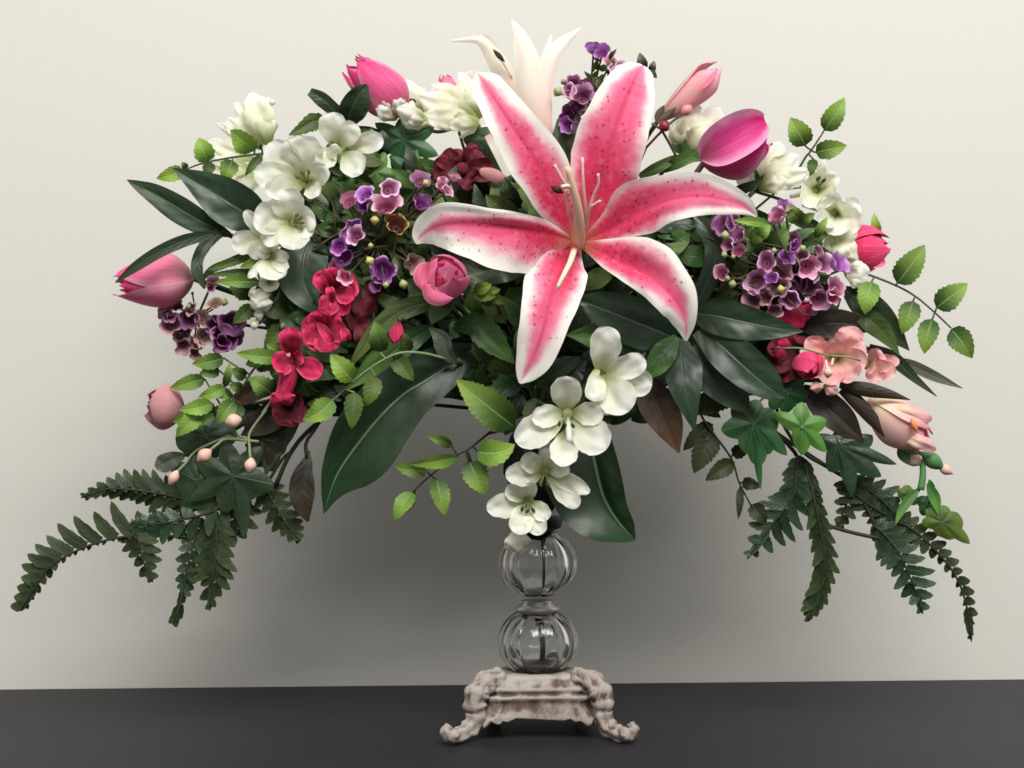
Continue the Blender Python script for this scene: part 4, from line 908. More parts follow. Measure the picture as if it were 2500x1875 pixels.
sprig('bright mint sprig reaching out at the far right with toothed leaflets', [(2060, 656, -1.0), (2118, 670, -2.0), (2185, 696, -2.4), (2234, 723, -2.6), (2282, 763, -2.6), (2322, 801, -2.4)],
      [(2190, 692, 2258, 597, 37, -2.6, 'mint'), (2286, 752, 2363, 692, 34, -2.8, 'mint'), (2229, 735, 2202, 816, 30, -2.8, 'mint'), (2276, 779, 2257, 864, 29, -2.8, 'mint'), (2322, 803, 2374, 875, 33, -2.6, 'mint'), (2128, 688, 2112, 768, 31, -3.4, 'mintb')])
sprig('mint sprig standing up at the upper right with three leaflets', [(1940, 430, 1.0), (1966, 385, 0.6), (1977, 372, 0.4), (2000, 338, 0.2), (2013, 317, 0.2)],
      [(1966, 356, 1929, 287, 33, 0.0, 'mint'), (2013, 319, 2062, 238, 29, 0.0, 'mint'), (1991, 372, 2068, 355, 27, 0.0, 'mint', {'bend': 0.0}), (1986, 388, 1976, 430, 15, -0.4, 'mintd')])
sprig('mint sprig lying across the pale freesia at the upper left', [(650, 374, 1.6), (600, 380, 1.4), (544, 388, 1.2), (490, 400, 1.0), (444, 418, 1.0)],
      [(507, 394, 486, 336, 29, 0.6, 'mintb'), (622, 368, 562, 318, 36, 0.4, 'mintb', {'roll': 0.5}), (448, 416, 382, 436, 22, 0.6, 'mintb'), (568, 392, 548, 444, 26, 0.2, 'mint'), (640, 380, 598, 430, 14, 0.0, 'mintd'), (455, 412, 444, 396, 10, 0.6, 'mintd'), (516, 396, 503, 432, 18, 0.4, 'mintd'), (640, 366, 625, 344, 5, 0.2, 'mintd')], r=3)
sprig('mint sprig hanging low in the centre left of the white freesia', [(1190, 1060, -3.6), (1147, 1095, -4.2), (1117, 1111, -4.4), (1052, 1160, -4.6), (1003, 1206, -4.6)],
      [(1256, 1042, 1114, 926, 50, -4.4, 'mint', {'bulge': 1.0}), (1166, 1102, 1257, 1084, 38, -5.4, 'mintb', {'bend': 0.12}), (1118, 1116, 1000, 1134, 22, -5.0, 'mintb', {'roll': 0.5}), (1104, 1090, 1040, 1064, 15, -4.0, 'mintd'), (1042, 1150, 964, 1138, 23, -4.6, 'mintd'), (1008, 1202, 962, 1272, 26, -4.8, 'mintb', {'roll': -0.4}), (1012, 1204, 980, 1256, 20, -4.2, 'mintd'), (1066, 1170, 1088, 1260, 29, -4.8, 'mint', {'roll': 0.3}), (1146, 1128, 1188, 1208, 36, -4.2, 'mint'), (1150, 1125, 1160, 1180, 24, -3.8, 'mintd')], stemmat='stemd')
sprig('mint sprig over the broad leaf below the crimson freesia', [(1090, 876, -5.0), (1030, 862, -6.0), (976, 862, -6.4), (930, 882, -6.4), (876, 920, -6.2), (808, 982, -6.0)],
      [(862, 930, 806, 864, 31, -6.6, 'mintb'), (812, 976, 738, 1024, 31, -6.8, 'mintb', {'bend': -0.08}), (928, 860, 914, 784, 28, -6.4, 'mintd'), (866, 958, 858, 1048, 27, -6.2, 'mintd'), (918, 920, 894, 992, 26, -6.0, 'mintd'), (960, 870, 1010, 930, 26, -5.8, 'mintd'), (1000, 860, 965, 800, 22, -5.6, 'mintd')], stemmat='steml', r=3.6)
sprig('bright mint sprig at the lower left around the mauve bud', [(700, 860, -3.0), (628, 893, -3.4), (587, 950, -3.8), (540, 990, -4.0), (500, 1010, -4.0)],
      [(546, 874, 468, 888, 23, -3.0, 'mint'), (682, 874, 576, 862, 23, -4.2, 'mintb'), (500, 925, 414, 948, 22, -3.2, 'mint'), (520, 986, 436, 1000, 23, -4.6, 'mintb'), (492, 1008, 430, 1066, 26, -4.4, 'mintb'), (550, 946, 484, 970, 19, -4.2, 'mintb'), (664, 962, 606, 922, 30, -3.8, 'mint', {'cup': -0.2}), (572, 980, 530, 1034, 25, -4.6, 'mint'), (548, 945, 560, 882, 12, -4.0, 'mint'), (600, 920, 566, 900, 18, -3.6, 'mintd'), (640, 880, 600, 890, 18, -3.2, 'mintd'), (590, 950, 560, 940, 16, -3.8, 'mintd'), (536, 905, 486, 912, 18, -2.8, 'mint'), (590, 990, 560, 1030, 18, -3.6, 'mintd'), (480, 1016, 420, 1030, 18, -3.6, 'mint'), (630, 905, 650, 860, 16, -3.0, 'mintd'), (516, 1000, 470, 1046, 20, -3.8, 'mint'), (566, 960, 520, 960, 16, -3.4, 'mintb'), (690, 868, 650, 840, 18, -3.4, 'mint'), (700, 880, 660, 916, 18, -3.2, 'mintd')])
sprig('dark olive mint vine trailing below the right side of the flowers', [(1690, 960, -2.6), (1719, 1027, -2.8), (1784, 1117, -2.8), (1804, 1177, -2.8), (1835, 1237, -2.8)],
      [(1792, 936, 1696, 1014, 42, -2.4, 'vine'), (1744, 1058, 1694, 1156, 36, -2.6, 'vine'), (1792, 1128, 1722, 1174, 25, -2.6, 'vine'), (1740, 1036, 1668, 1100, 26, -2.2, 'vine'), (1806, 1190, 1802, 1268, 11, -2.6, 'vine'), (1812, 1178, 1856, 1190, 18, -2.4, 'vine'), (1836, 1232, 1870, 1280, 24, -2.6, 'vine'), (1788, 1110, 1830, 1086, 20, -2.2, 'vine'), (1700, 985, 1760, 1020, 20, -2.2, 'vine')], stemmat='stemd')
sprig('short mint sprig with brushy light leaves right of the rosebud', [(1200, 720, -4.0), (1170, 714, -4.6), (1150, 712, -5.0)],
      [(1160, 708, 1200, 694, 18, -5.4, 'mintb'), (1158, 716, 1212, 724, 18, -5.2, 'mintb'), (1154, 712, 1222, 706, 20, -5.0, 'mint'), (1180, 716, 1236, 740, 18, -4.6, 'mintd')])
sprig('mint sprig tucked under the tip of the right lily petal', [(1860, 640, -3.0), (1850, 590, -3.6), (1846, 550, -4.0)],
      [(1880, 546, 1788, 538, 14, -5.0, 'mintb'), (1850, 580, 1880, 548, 18, -5.0, 'mintb'), (1832, 590, 1884, 552, 22, -4.6, 'mintb'), (1850, 630, 1830, 580, 24, -3.6, 'mintd'), (1950, 540, 1922, 500, 24, -3.6, 'mint'), (1948, 545, 1990, 520, 16, -3.2, 'mintd'), (1880, 612, 1925, 560, 34, -3.2, 'mintd'), (1990, 580, 2020, 530, 14, -2.8, 'mint')])
sprig('single pale mint leaf pair behind the hot pink bud', [(2080, 600, 0.4), (2120, 570, 0.4), (2134, 556, 0.4)], [(2144, 575, 2134, 520, 14, 0.4, 'mintb'), (2134, 560, 2152, 586, 8, 0.4, 'mint')])
sprig('grey green leaf pair peeking over the tall lily petal', [(1580, 240, 0.4), (1578, 180, 0.4), (1573, 168, 0.4)], [(1573, 170, 1562, 128, 14, 0.4, 'grey', {'serr': 0.05}), (1582, 168, 1604, 190, 11, 0.3, 'grey', {'serr': 0.05}), (1590, 176, 1598, 148, 10, 0.3, 'grey', {'serr': 0.05})], stemmat='stemb')
sprig('mint sprig of narrow leaves beside the dusky tulip at the left', [(700, 660, -2.6), (640, 660, -3.0), (580, 672, -3.2), (524, 688, -3.2)],
      [(620, 622, 502, 660, 12, -3.6, 'mintd'), (634, 664, 505, 672, 12, -3.4, 'mintd'), (636, 690, 522, 690, 18, -3.8, 'mint'), (648, 632, 586, 652, 17, -3.8, 'mint'), (610, 720, 560, 700, 26, -3.0, 'mintd'), (620, 748, 568, 790, 22, -3.2, 'mintd'), (650, 740, 600, 770, 26, -2.8, 'mintd'), (700, 790, 645, 850, 26, -3.0, 'mintd'), (700, 760, 740, 830, 30, -3.2, 'mintd')])

# ------------------------------------------------------------ single broad leaves
def leafthing(label, mat, cls, name='leaf', via=None, st='stemd', r=5, cat='leaf', end=None, **k):
    c0 = cls[0][0] if isinstance(cls[0], tuple) else cls[0]
    x, y, d = c0[0][:3]
    R_ = new(name, label, cat, x, y, d)
    for cl in cls:
        k2 = dict(k)
        if isinstance(cl, tuple): cl, kk = cl; k2.update(kk)
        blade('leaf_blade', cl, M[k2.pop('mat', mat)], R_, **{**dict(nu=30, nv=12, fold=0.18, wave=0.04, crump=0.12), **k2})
    stem(R_, x, y, d, st, r, via=via, end=end or (1316, 990, 1.0))
    return R_
leafthing('broad glossy dark leaf with pale midrib hanging at lower left of centre', 'big',
    [[(1160, 850, -2.6, 12, 14), (1105, 885, -3.6, 44, 52), (1047, 924, -4.2, 58, 68), (985, 962, -4.5, 74, 74), (930, 1014, -4.6, 88, 80), (876, 1079, -4.4, 98, 72), (830, 1144, -4.0, 78, 44), (806, 1200, -3.6, 30, 22), (791, 1254, -3.2, 1, 1)]], name='broad_leaf', fold=0.36, cup=-0.16, crump=0.10)
leafthing('broad dark leaf curling down behind the white freesia to the right', 'big',
    [[(1420, 980, -2.0, 20, 30), (1440, 1060, -2.6, 44, 120), (1456, 1140, -3.0, 54, 134), (1474, 1210, -3.2, 52, 118), (1500, 1258, -3.3, 38, 88), (1526, 1292, -3.2, 26, 44), (1550, 1318, -3.0, 3, 4)]], name='broad_leaf', fold=0.42, cup=-0.10, crump=0.10)
leafthing('two long dark lily leaves pointing left at the upper left', 'dark',
    [[(560, 572, -2.2, 8, 6), (500, 545, -3.2, 30, 24), (440, 510, -3.8, 36, 30), (380, 474, -4.0, 26, 24), (340, 454, -4.0, 14, 13), (310, 439, -3.8, 1, 1)],
     ([(650, 552, -2.0, 10, 20), (600, 520, -3.0, 50, 52), (550, 488, -3.4, 56, 54), (500, 458, -3.4, 36, 40), (455, 430, -3.2, 16, 18), (421, 411, -3.0, 1, 1)], {'mat': 'slate'})], name='lily_leaf', fold=0.30)
leafthing('curled dark strap leaf looping down beside the dusky tulip', 'dark',
    [[(540, 565, -3.0, 12, 12), (505, 594, -4.0, 15, 15), (484, 630, -4.6, 14, 14), (482, 665, -4.8, 14, 14), (500, 705, -4.6, 3, 3)], [(620, 610, -2.6, 6, 6), (560, 640, -3.4, 10, 10), (515, 660, -3.8, 9, 9), (488, 690, -3.8, 2, 2)]], name='lily_leaf', fold=0.1)
leafthing('upright dark leaf in front of the upper left tulip', 'dark', [[(846, 306, -0.6, 14, 14), (858, 268, -1.6, 30, 36), (876, 232, -2.2, 24, 34), (896, 206, -2.4, 3, 5)]], name='lily_leaf', fold=0.25)
leafthing('dark strap leaf with blunt tip left of the upper left tulip', 'dark', [[(850, 300, 0.4, 18, 18), (815, 268, -0.2, 17, 17), (785, 240, -0.5, 20, 16), (757, 222, -0.5, 12, 8)]], name='lily_leaf', fold=0.15)
leafthing('toothed dark leaf above the top white freesia at left', 'olive', [[(800, 296, -0.6, 10, 10), (765, 296, -1.2, 26, 22), (730, 316, -1.4, 16, 12), (706, 330, -1.4, 2, 2)]], name='toothed_leaf', serr=0.2, ns=8)
leafthing('dark glossy leaves with a silvery sheen spread under the lily at right', 'slate',
    [[(1690, 764, -4.2, 20, 20), (1750, 770, -5.4, 42, 46), (1820, 785, -6.0, 40, 46), (1890, 800, -6.0, 26, 28), (1962, 809, -5.8, 1, 1)],
     [(1710, 800, -4.2, 22, 26), (1770, 850, -5.6, 48, 50), (1830, 905, -6.2, 50, 48), (1880, 948, -6.2, 38, 30), (1918, 972, -6.0, 2, 2)],
     ([(1662, 826, -4.6, 16, 16), (1664, 880, -6.0, 46, 44), (1672, 940, -6.8, 42, 40), (1684, 1000, -6.8, 22, 22), (1696, 1054, -6.4, 1, 1)], {'fold': -0.15}),
     [(1650, 826, -4.6, 20, 20), (1590, 800, -5.6, 58, 52), (1520, 772, -6.2, 58, 56), (1450, 745, -6.6, 34, 36), (1396, 727, -6.6, 1, 1)],
     ([(1600, 812, -4.4, 26, 20), (1520, 816, -5.2, 46, 30), (1450, 812, -5.6, 40, 24), (1382, 818, -5.6, 1, 1)], {'mat': 'mid'}),
     ([(1652, 822, -4.8, 8, 8), (1625, 858, -5.8, 30, 30), (1600, 895, -6.0, 26, 26), (1578, 925, -5.8, 2, 2)], {'mat': 'mid'}),
     ([(1700, 840, -3.6, 30, 30), (1740, 900, -4.4, 54, 54), (1790, 960, -4.6, 40, 40), (1830, 1010, -4.6, 4, 4)], {'mat': 'dark'})], name='glossy_leaf_cluster', cat='leaf cluster')
leafthing('tall dark strap leaf standing behind the lower right lily petal', 'slate', [[(1700, 740, -2.6, 20, 20), (1738, 660, -3.2, 24, 26), (1746, 600, -3.4, 26, 24), (1720, 550, -3.4, 22, 20), (1690, 520, -3.0, 3, 3)]], name='strap_leaf')
leafthing('bronze brown leaf right of the hanging white freesia', 'brown', [[(1570, 920, -3.0, 20, 20), (1600, 980, -3.8, 44, 44), (1630, 1040, -4.2, 40, 34), (1658, 1106, -4.2, 2, 2)]], name='bronze_leaf', fold=0.2)
leafthing('dark bronze leaf under the peach freesia bloom', 'brownd', [[(1960, 946, -2.6, 10, 10), (2010, 985, -3.4, 36, 38), (2060, 1030, -3.8, 34, 34), (2108, 1078, -3.8, 2, 2)]], name='bronze_leaf', fold=0.2)
leafthing('dark bronze leaf behind the top of the peach freesia', 'brownd', [[(1950, 800, -2.6, 10, 10), (2010, 790, -3.2, 32, 36), (2070, 790, -3.2, 30, 30), (2140, 806, -3.0, 2, 2)]], name='bronze_leaf')
leafthing('dark leaf with olive face at the right above the peach freesia', 'olive', [([(2060, 706, -1.6, 10, 10), (2100, 735, -2.4, 34, 32), (2140, 770, -2.8, 38, 34), (2180, 812, -2.8, 26, 24), (2220, 856, -2.6, 1, 1)], {'mat': 'dark'}), [(2085, 760, -3.0, 10, 12), (2125, 782, -3.6, 26, 28), (2160, 815, -3.6, 22, 22), (2196, 866, -3.4, 1, 1)]], name='lily_leaf', fold=0.1)
leafthing('pair of thin dark leaf points right of the peach freesia', 'dark', [[(2120, 850, -2.2, 12, 12), (2180, 876, -2.6, 18, 18), (2235, 925, -2.6, 10, 10), (2287, 968, -2.6, 1, 1)], ([(2170, 880, -2.0, 6, 6), (2220, 890, -2.4, 13, 13), (2280, 918, -2.4, 13, 13), (2350, 948, -2.4, 1, 1)], {'mat': 'grey'})], name='lily_leaf', fold=0.15)
leafthing('light toothed leaf between the rosebud and the bottom lily petal', 'mid', [[(1110, 800, -3.6, 10, 10), (1160, 795, -4.6, 36, 32), (1200, 830, -5.0, 38, 36), (1238, 868, -5.0, 16, 16), (1256, 888, -4.8, 1, 1)]], name='toothed_leaf', serr=0.16, ns=8, st='stem')
leafthing('small mid green leaf directly under the rosebud', 'mid', [[(1092, 716, -4.6, 14, 14), (1078, 745, -5.6, 26, 26), (1062, 770, -5.8, 18, 18), (1054, 792, -5.8, 1, 1)]], name='lily_leaf')
leafthing('greyish curved leaf below the rosebud', 'grey', [[(1112, 884, -4.6, 6, 6), (1090, 860, -5.2, 20, 16), (1078, 825, -5.4, 24, 18), (1048, 800, -5.4, 2, 2)]], name='lily_leaf')
leafthing('long olive leaves sweeping left under the rosebud', 'olive', [[(1110, 740, -4.4, 8, 8), (1030, 742, -5.0, 22, 22), (960, 770, -5.2, 24, 24), (900, 830, -5.2, 18, 18), (850, 900, -5.0, 2, 2)], [(1000, 690, -4.0, 8, 8), (1020, 722, -4.6, 24, 24), (1000, 750, -4.6, 18, 18), (960, 740, -4.4, 2, 2)], ([(1060, 800, -3.6, 10, 10), (1000, 830, -4.2, 30, 30), (930, 880, -4.6, 34, 34), (850, 950, -4.6, 2, 2)], {'mat': 'mid'})], name='lily_leaf')
leafthing('dark blue green leaf between the white and crimson freesias', 'slate', [[(770, 560, -2.6, 20, 20), (745, 620, -3.6, 56, 60), (740, 680, -4.0, 50, 60), (765, 735, -4.2, 20, 34), (790, 765, -4.0, 2, 2)]], name='lily_leaf')
leafthing('dark leaves filling the notch between the two upper lily petals', 'dark', [[(1400, 440, 0.6, 12, 12), (1385, 390, 0.2, 30, 30), (1372, 340, 0.0, 26, 26), (1362, 290, 0.2, 2, 2)], ([(1420, 420, 0.8, 12, 12), (1425, 370, 0.4, 28, 28), (1420, 320, 0.4, 22, 22), (1405, 280, 0.6, 2, 2)], {'mat': 'brownd'}), ([(1370, 450, 0.9, 10, 10), (1340, 420, 0.6, 22, 22), (1320, 380, 0.6, 16, 16), (1310, 350, 0.8, 2, 2)], {'mat': 'mid'})], name='lily_leaf')
leafthing('dark ruffled leaves below the left lily petal', 'dark', [([(1290, 610, -4.0, 10, 10), (1240, 606, -5.0, 16, 14), (1190, 612, -5.4, 18, 12), (1128, 602, -5.4, 2, 2)], {'mat': 'slate'}), [(1300, 640, -3.6, 14, 14), (1240, 650, -4.2, 36, 36), (1180, 660, -4.4, 30, 30), (1120, 640, -4.2, 2, 2)], ([(1290, 590, -4.8, 8, 8), (1296, 606, -5.6, 16, 12), (1260, 622, -5.6, 8, 8), (1230, 626, -5.4, 2, 2)], {'mat': 'olive'})], name='ruffled_leaf', wave=0.2)
leafthing('dark green leaves right of the magenta tulip base', 'mid', [[(1620, 415, 0.0, 8, 8), (1650, 400, -0.8, 16, 14), (1690, 385, -1.2, 20, 12), (1722, 392, -1.0, 2, 2)], ([(1560, 430, 0.4, 6, 6), (1600, 412, -0.4, 14, 14), (1640, 390, -0.6, 10, 10), (1660, 378, -0.6, 2, 2)], {'mat': 'olive'}), ([(1780, 470, -0.6, 6, 6), (1815, 462, -1.4, 14, 12), (1850, 446, -1.6, 8, 8), (1862, 440, -1.6, 1, 1)], {'mat': 'dark'})], name='lily_leaf')
leafthing('dark folded leaf hanging left of the broad leaf tip', 'brownd', [[(748, 1120, -2.6, 8, 8), (740, 1165, -3.0, 26, 28), (738, 1210, -3.2, 30, 32), (744, 1245, -3.2, 18, 20), (752, 1274, -3.0, 2, 2)], ([(752, 1100, -2.4, 4, 4), (750, 1140, -2.8, 13, 13), (744, 1175, -2.8, 8, 8), (738, 1190, -2.8, 1, 1)], {'mat': 'dark'})], name='lily_leaf', via=[(760, 1060, -2.0), (900, 940, 0.5)])
leafthing('dark brown leaves hanging beneath the crimson freesia at the left', 'brownd', [[(770, 960, -1.6, 12, 12), (700, 990, -2.4, 34, 34), (640, 1030, -2.6, 34, 30), (588, 1064, -2.6, 2, 2)], ([(740, 990, -1.2, 12, 12), (690, 1040, -1.8, 36, 32), (660, 1100, -2.0, 28, 26), (650, 1160, -2.0, 2, 2)], {'mat': 'dark'}), ([(680, 950, -1.4, 10, 10), (630, 950, -2.0, 26, 26), (590, 970, -2.2, 22, 20), (560, 1000, -2.2, 2, 2)], {'mat': 'brown'}), ([(640, 1000, -1.2, 10, 10), (570, 1010, -1.8, 34, 30), (500, 1040, -2.0, 30, 28), (430, 1084, -2.0, 2, 2)], {'mat': 'dark'})], name='bronze_leaf')
leafthing('grey green blunt leaf above the left fern', 'grey', [[(448, 1112, -3.0, 8, 8), (420, 1122, -3.6, 20, 20), (396, 1134, -3.6, 22, 22), (380, 1142, -3.6, 6, 6)]], name='lily_leaf', via=[(520, 1080, -1.5), (800, 950, 0.8)])

# ------------------------------------------------------------ ivy: lobed leaves
def ivyleaf(root, cx, cy, d, tips, mat, waist=0.46, dz=0.6, nm='leaf'):
    """tips: lobe tips clockwise; notches pulled towards the centre; raised along each lobe"""
    n = len(tips); ring = []
    for i in range(n):
        a, b = tips[i], tips[(i + 1) % n]
        ring.append((a[0], a[1], a[2] if len(a) > 2 else dz))
        mx, my = (a[0] + b[0]) / 2, (a[1] + b[1]) / 2
        ring.append((cx + (mx - cx) * waist * 1.35, cy + (my - cy) * waist * 1.35, 0.25))
    # smooth closed outline with lobes: linear-ish near tips, round in notches
    out = []
    m = len(ring)
    for i in range(m):
        a, b = ring[i], ring[(i + 1) % m]
        tip_first = i % 2 == 0
        for k in range(6):
            t = k / 6
            px, py = a[0] + (b[0] - a[0]) * t, a[1] + (b[1] - a[1]) * t
            bulge = 0.16 * math.sin(math.pi * t)
            ox, oy = px - cx, py - cy; L = math.hypot(ox, oy) or 1
            seg = math.hypot(b[0] - a[0], b[1] - a[1])
            out.append((px + ox / L * bulge * seg, py + oy / L * bulge * seg, a[2] + (b[2] - a[2]) * t, math.sin(math.pi * t) if False else (1 - t if tip_first else t)))
    V, UV, F = [P(cx, cy, d - 0.3)], [(0.0, 0.5)], []
    K = len(out); R_ = 5
    for r in range(1, R_ + 1):
        q = r / R_
        for (x, y, z, tipn) in out:
            X, Y = cx + (x - cx) * q, cy + (y - cy) * q
            ridge = (tipn - 0.5) * 0.35 * q * (1 - q * 0.5)
            V.append(P(X, Y, d - 0.3 + z * q * q - ridge + 0.12 * noise.noise(Vector((X / 30, Y / 30, d)))))
            UV.append((0.15 + 0.8 * q, 0.5 + 0.5 * (1 - tipn) * min(1, 1.4 * q)))
    for k in range(K): F.append((0, 1 + (k + 1) % K, 1 + k))
    for r in range(R_ - 1):
        for k in range(K):
            F.append((1 + r * K + k, 1 + r * K + (k + 1) % K, 1 + (r + 1) * K + (k + 1) % K, 1 + (r + 1) * K + k))
    return link(nm, V, F, M[mat], root, UV)
IV = new('ivy_sprig', 'trailing ivy sprig on the right with one bright green lobed leaf', 'ivy', 1845, 1000, -3)
ivyleaf(IV, 1840, 1032, -4.0, [(1792, 984), (1848, 975), (1890, 1002), (1922, 1112), (1872, 1110), (1857, 1196), (1826, 1110), (1760, 1050)], 'ivy', waist=0.62)
ivyleaf(IV, 1958, 1040, -4.6, [(1958, 981), (2018, 1024), (2018, 1104), (1957, 1112), (1885, 1008)], 'ivyb', waist=0.50)
ivyleaf(IV, 2046, 1084, -3.6, [(1990, 1062), (2060, 1040), (2130, 1062), (2190, 1134), (2152, 1164), (2078, 1212), (2022, 1150)], 'slate', waist=0.5)
ivyleaf(IV, 1925, 960, -3.0, [(1860, 930), (1960, 910), (1980, 975), (1915, 1010), (1880, 1000)], 'ivy', waist=0.6)
tube([(1840, 1015, -3.6), (1850, 985, -3.0), (1880, 960, -2.4)], 3, M['stem'], 'petiole', IV); tube([(1958, 1030, -4.0), (1950, 1000, -3.0), (1920, 965, -2.4)], 3, M['stem'], 'petiole', IV)
tube([(1880, 960, -2.4), (1920, 1050, -2.4), (1965, 1107, -2.6), (2016, 1138, -2.6), (2066, 1168, -2.6)], 4.5, M['stemd'], 'stem', IV)
bud('vein_knot', 1958, 1044, -5.0, 8, 3.4, 90, M['steml'], IV); bud('vein_knot', 2050, 1078, -4.2, 9, 4, 90, M['steml'], IV)
stem(IV, 1880, 960, -2.2, 'stemd', 4.5)
IV = new('ivy_sprig', 'olive ivy leaf with a light green stalk at the lower right end', 'ivy', 2270, 1200, -3)
ivyleaf(IV, 2300, 1274, -3.0, [(2306, 1234), (2342, 1256), (2368, 1328), (2300, 1312), (2250, 1278), (2262, 1240)], 'mintd', waist=0.66)
ivyleaf(IV, 2216, 1206, -2.6, [(2190, 1200), (2216, 1184), (2236, 1204), (2240, 1230), (2210, 1232)], 'mintd', waist=0.8)
ivyleaf(IV, 2262, 1230, -2.6, [(2240, 1215), (2280, 1210), (2278, 1250), (2250, 1258)], 'ivy', waist=0.8)
tube([(2252, 1122, -3.0), (2253, 1160, -3.2), (2248, 1196, -3.3)], 7, M['calyx'], 'stem', IV, r1=9, seg=8)
blade('leaf', lf(2250, 1190, 2186, 1282, 12, -3.3, -3.6, 'lance', bend=0.08), M['ivyb'], IV, nu=12, nv=4, fold=0.3)
blade('leaf', lf(2262, 1180, 2290, 1256, 14, -3.3, -3.4, 'lance', bend=-0.08), M['ivyb'], IV, nu=12, nv=4, fold=0.3)
blade('leaf', lf(2268, 1170, 2282, 1210, 8, -3.1, -3.0, 'lance'), M['ivyb'], IV, nu=12, nv=4, fold=0.3)
IV = new('ivy_sprig', 'dark ivy leaves massed above the left fern', 'ivy', 560, 1160, -2)
ivyleaf(IV, 570, 1160, -3.0, [(478, 1120), (548, 1076), (640, 1090), (668, 1180), (596, 1318), (545, 1250), (462, 1224)], 'dark', waist=0.48)
ivyleaf(IV, 480, 1170, -2.4, [(420, 1140), (480, 1110), (540, 1140), (520, 1250), (440, 1240)], 'fernb', waist=0.7)
ivyleaf(IV, 500, 1060, -2.2, [(430, 1080), (450, 1030), (530, 1020), (580, 1060), (540, 1110), (470, 1120)], 'fernb', waist=0.8)
ivyleaf(IV, 630, 1070, -2.0, [(600, 1020), (670, 1000), (700, 1080), (670, 1150), (610, 1130)], 'brownd', waist=0.74)
stem(IV, 600, 1090, -1.6, 'stemd', 5, via=[(700, 1000, -0.6), (900, 930, 0.6)])
IV = new('ivy_sprig', 'dark green ivy behind the violet waxflowers under the top freesia', 'ivy', 980, 360, 1)
ivyleaf(IV, 985, 340, 0.4, [(915, 300), (990, 280), (1060, 310), (1070, 380), (1010, 430), (960, 420), (915, 370)], 'ivy', waist=0.48)
ivyleaf(IV, 1000, 420, -0.4, [(950, 380), (1020, 370), (1040, 430), (1010, 530), (970, 470)], 'ivy', waist=0.46)
ivyleaf(IV, 920, 420, -0.8, [(880, 380), (940, 370), (980, 430), (930, 480), (850, 470), (860, 410)], 'mid', waist=0.46)
ivyleaf(IV, 850, 470, -1.6, [(800, 430), (860, 420), (890, 470), (840, 530), (790, 500)], 'mid', waist=0.5)
ivyleaf(IV, 1190, 340, 1.6, [(1130, 340), (1180, 310), (1240, 330), (1240, 400), (1190, 400)], 'dark', waist=0.7)
stem(IV, 985, 350, 1.0, 'stemd', 4)

# ------------------------------------------------------------ ferns: fronds of separate leaflets
def frond(root, rach, upL, loL, d_up=0.1, mat='fern', pitch=25, lean=0.34, hw=0.56):
    """rach [(x, y, d)]; upL / loL: leaflet lengths (px) on each side from base to tip"""
    fr = tube(rach, 4, M['stemd'], 'frond', root, r1=2, nu=18)
    tot = sum(math.hypot(b[0] - a[0], b[1] - a[1]) for a, b in zip(rach, rach[1:]))
    n = max(4, int(tot / pitch))
    for side, lens in ((1, upL), (-1, loL)):
        for i in range(n):
            t = (i + 0.4 + (0.3 if side < 0 else 0)) / n
            if t > 0.99: continue
            q = cr(rach, t); q2 = cr(rach, min(1, t + 0.02)); q1 = cr(rach, max(0, t - 0.02))
            ax, ay = q2[0] - q1[0], q2[1] - q1[1]; L = math.hypot(ax, ay) or 1; ax, ay = ax / L, ay / L
            nx, ny = (ay, -ax) if side > 0 else (-ay, ax)
            ln = 1.22 * cr([(l,) for l in lens], t)[0] * RND.uniform(0.76, 1.10)
            ln = max(ln, 10)
            dx, dy = nx * (1 - lean) + ax * lean, ny * (1 - lean) + ay * lean; D = math.hypot(dx, dy)
            tx, ty = q[0] + dx / D * ln, q[1] + dy / D * ln
            hwid = max(4.5, min(pitch * hw, ln * 0.46))
            blade('leaflet', lf(q[0] - ax * 3, q[1] - ay * 3, tx, ty, hwid, q[2], q[2] + RND.uniform(-0.2, 0.5) + d_up, 'frond', bend=0.08 * side, n=8), M[mat], fr, nu=12, nv=4, fold=0.10, cup=-0.05, serr=0.14, ns=3, crump=0.2, roll=RND.uniform(-0.15, 0.15))
    # blunt end leaflet
    a, b = cr(rach, 0.80), rach[-1]
    blade('leaflet', lf(a[0], a[1], b[0] + (b[0] - a[0]) * 0.08, b[1] + (b[1] - a[1]) * 0.08, 13, a[2], b[2], 'ov', n=8), M[mat], fr, nu=14, nv=4, serr=0.25, ns=4)
    return fr
FL = new('fern', 'dark fern with arching fronds at the lower left', 'fern', 600, 1200, -2)
frond(FL, [(470, 1312, -2.0), (390, 1308, -2.4), (298, 1311, -2.8), (217, 1332, -3.2), (150, 1364, -3.6), (112, 1394, -3.8), (81, 1439, -4.0), (54, 1486, -4.0)], [16, 12, 10, 10, 12, 24, 18, 12], [34, 66, 80, 78, 66, 54, 40, 22], pitch=31)
frond(FL, [(500, 1230, -2.0), (440, 1216, -2.4), (380, 1204, -2.6), (325, 1196, -2.8), (260, 1194, -3.0), (201, 1214, -3.2)], [60, 56, 46, 34, 20, 10], [60, 64, 60, 50, 28, 10], pitch=25, lean=0.45)
frond(FL, [(330, 1280, -2.6), (338, 1320, -2.8), (350, 1370, -2.9), (372, 1420, -2.9)], [58, 50, 34, 10], [44, 40, 26, 8], pitch=24)
frond(FL, [(530, 1250, -2.2), (528, 1320, -2.6), (524, 1390, -2.8), (512, 1488, -2.8)], [64, 62, 52, 10], [58, 64, 50, 10], pitch=27, lean=0.5)
frond(FL, [(486, 1260, -1.8), (472, 1330, -2.2), (454, 1400, -2.6), (446, 1452, -2.8)], [40, 38, 30, 14], [30, 30, 24, 10], pitch=24, mat='fernb')
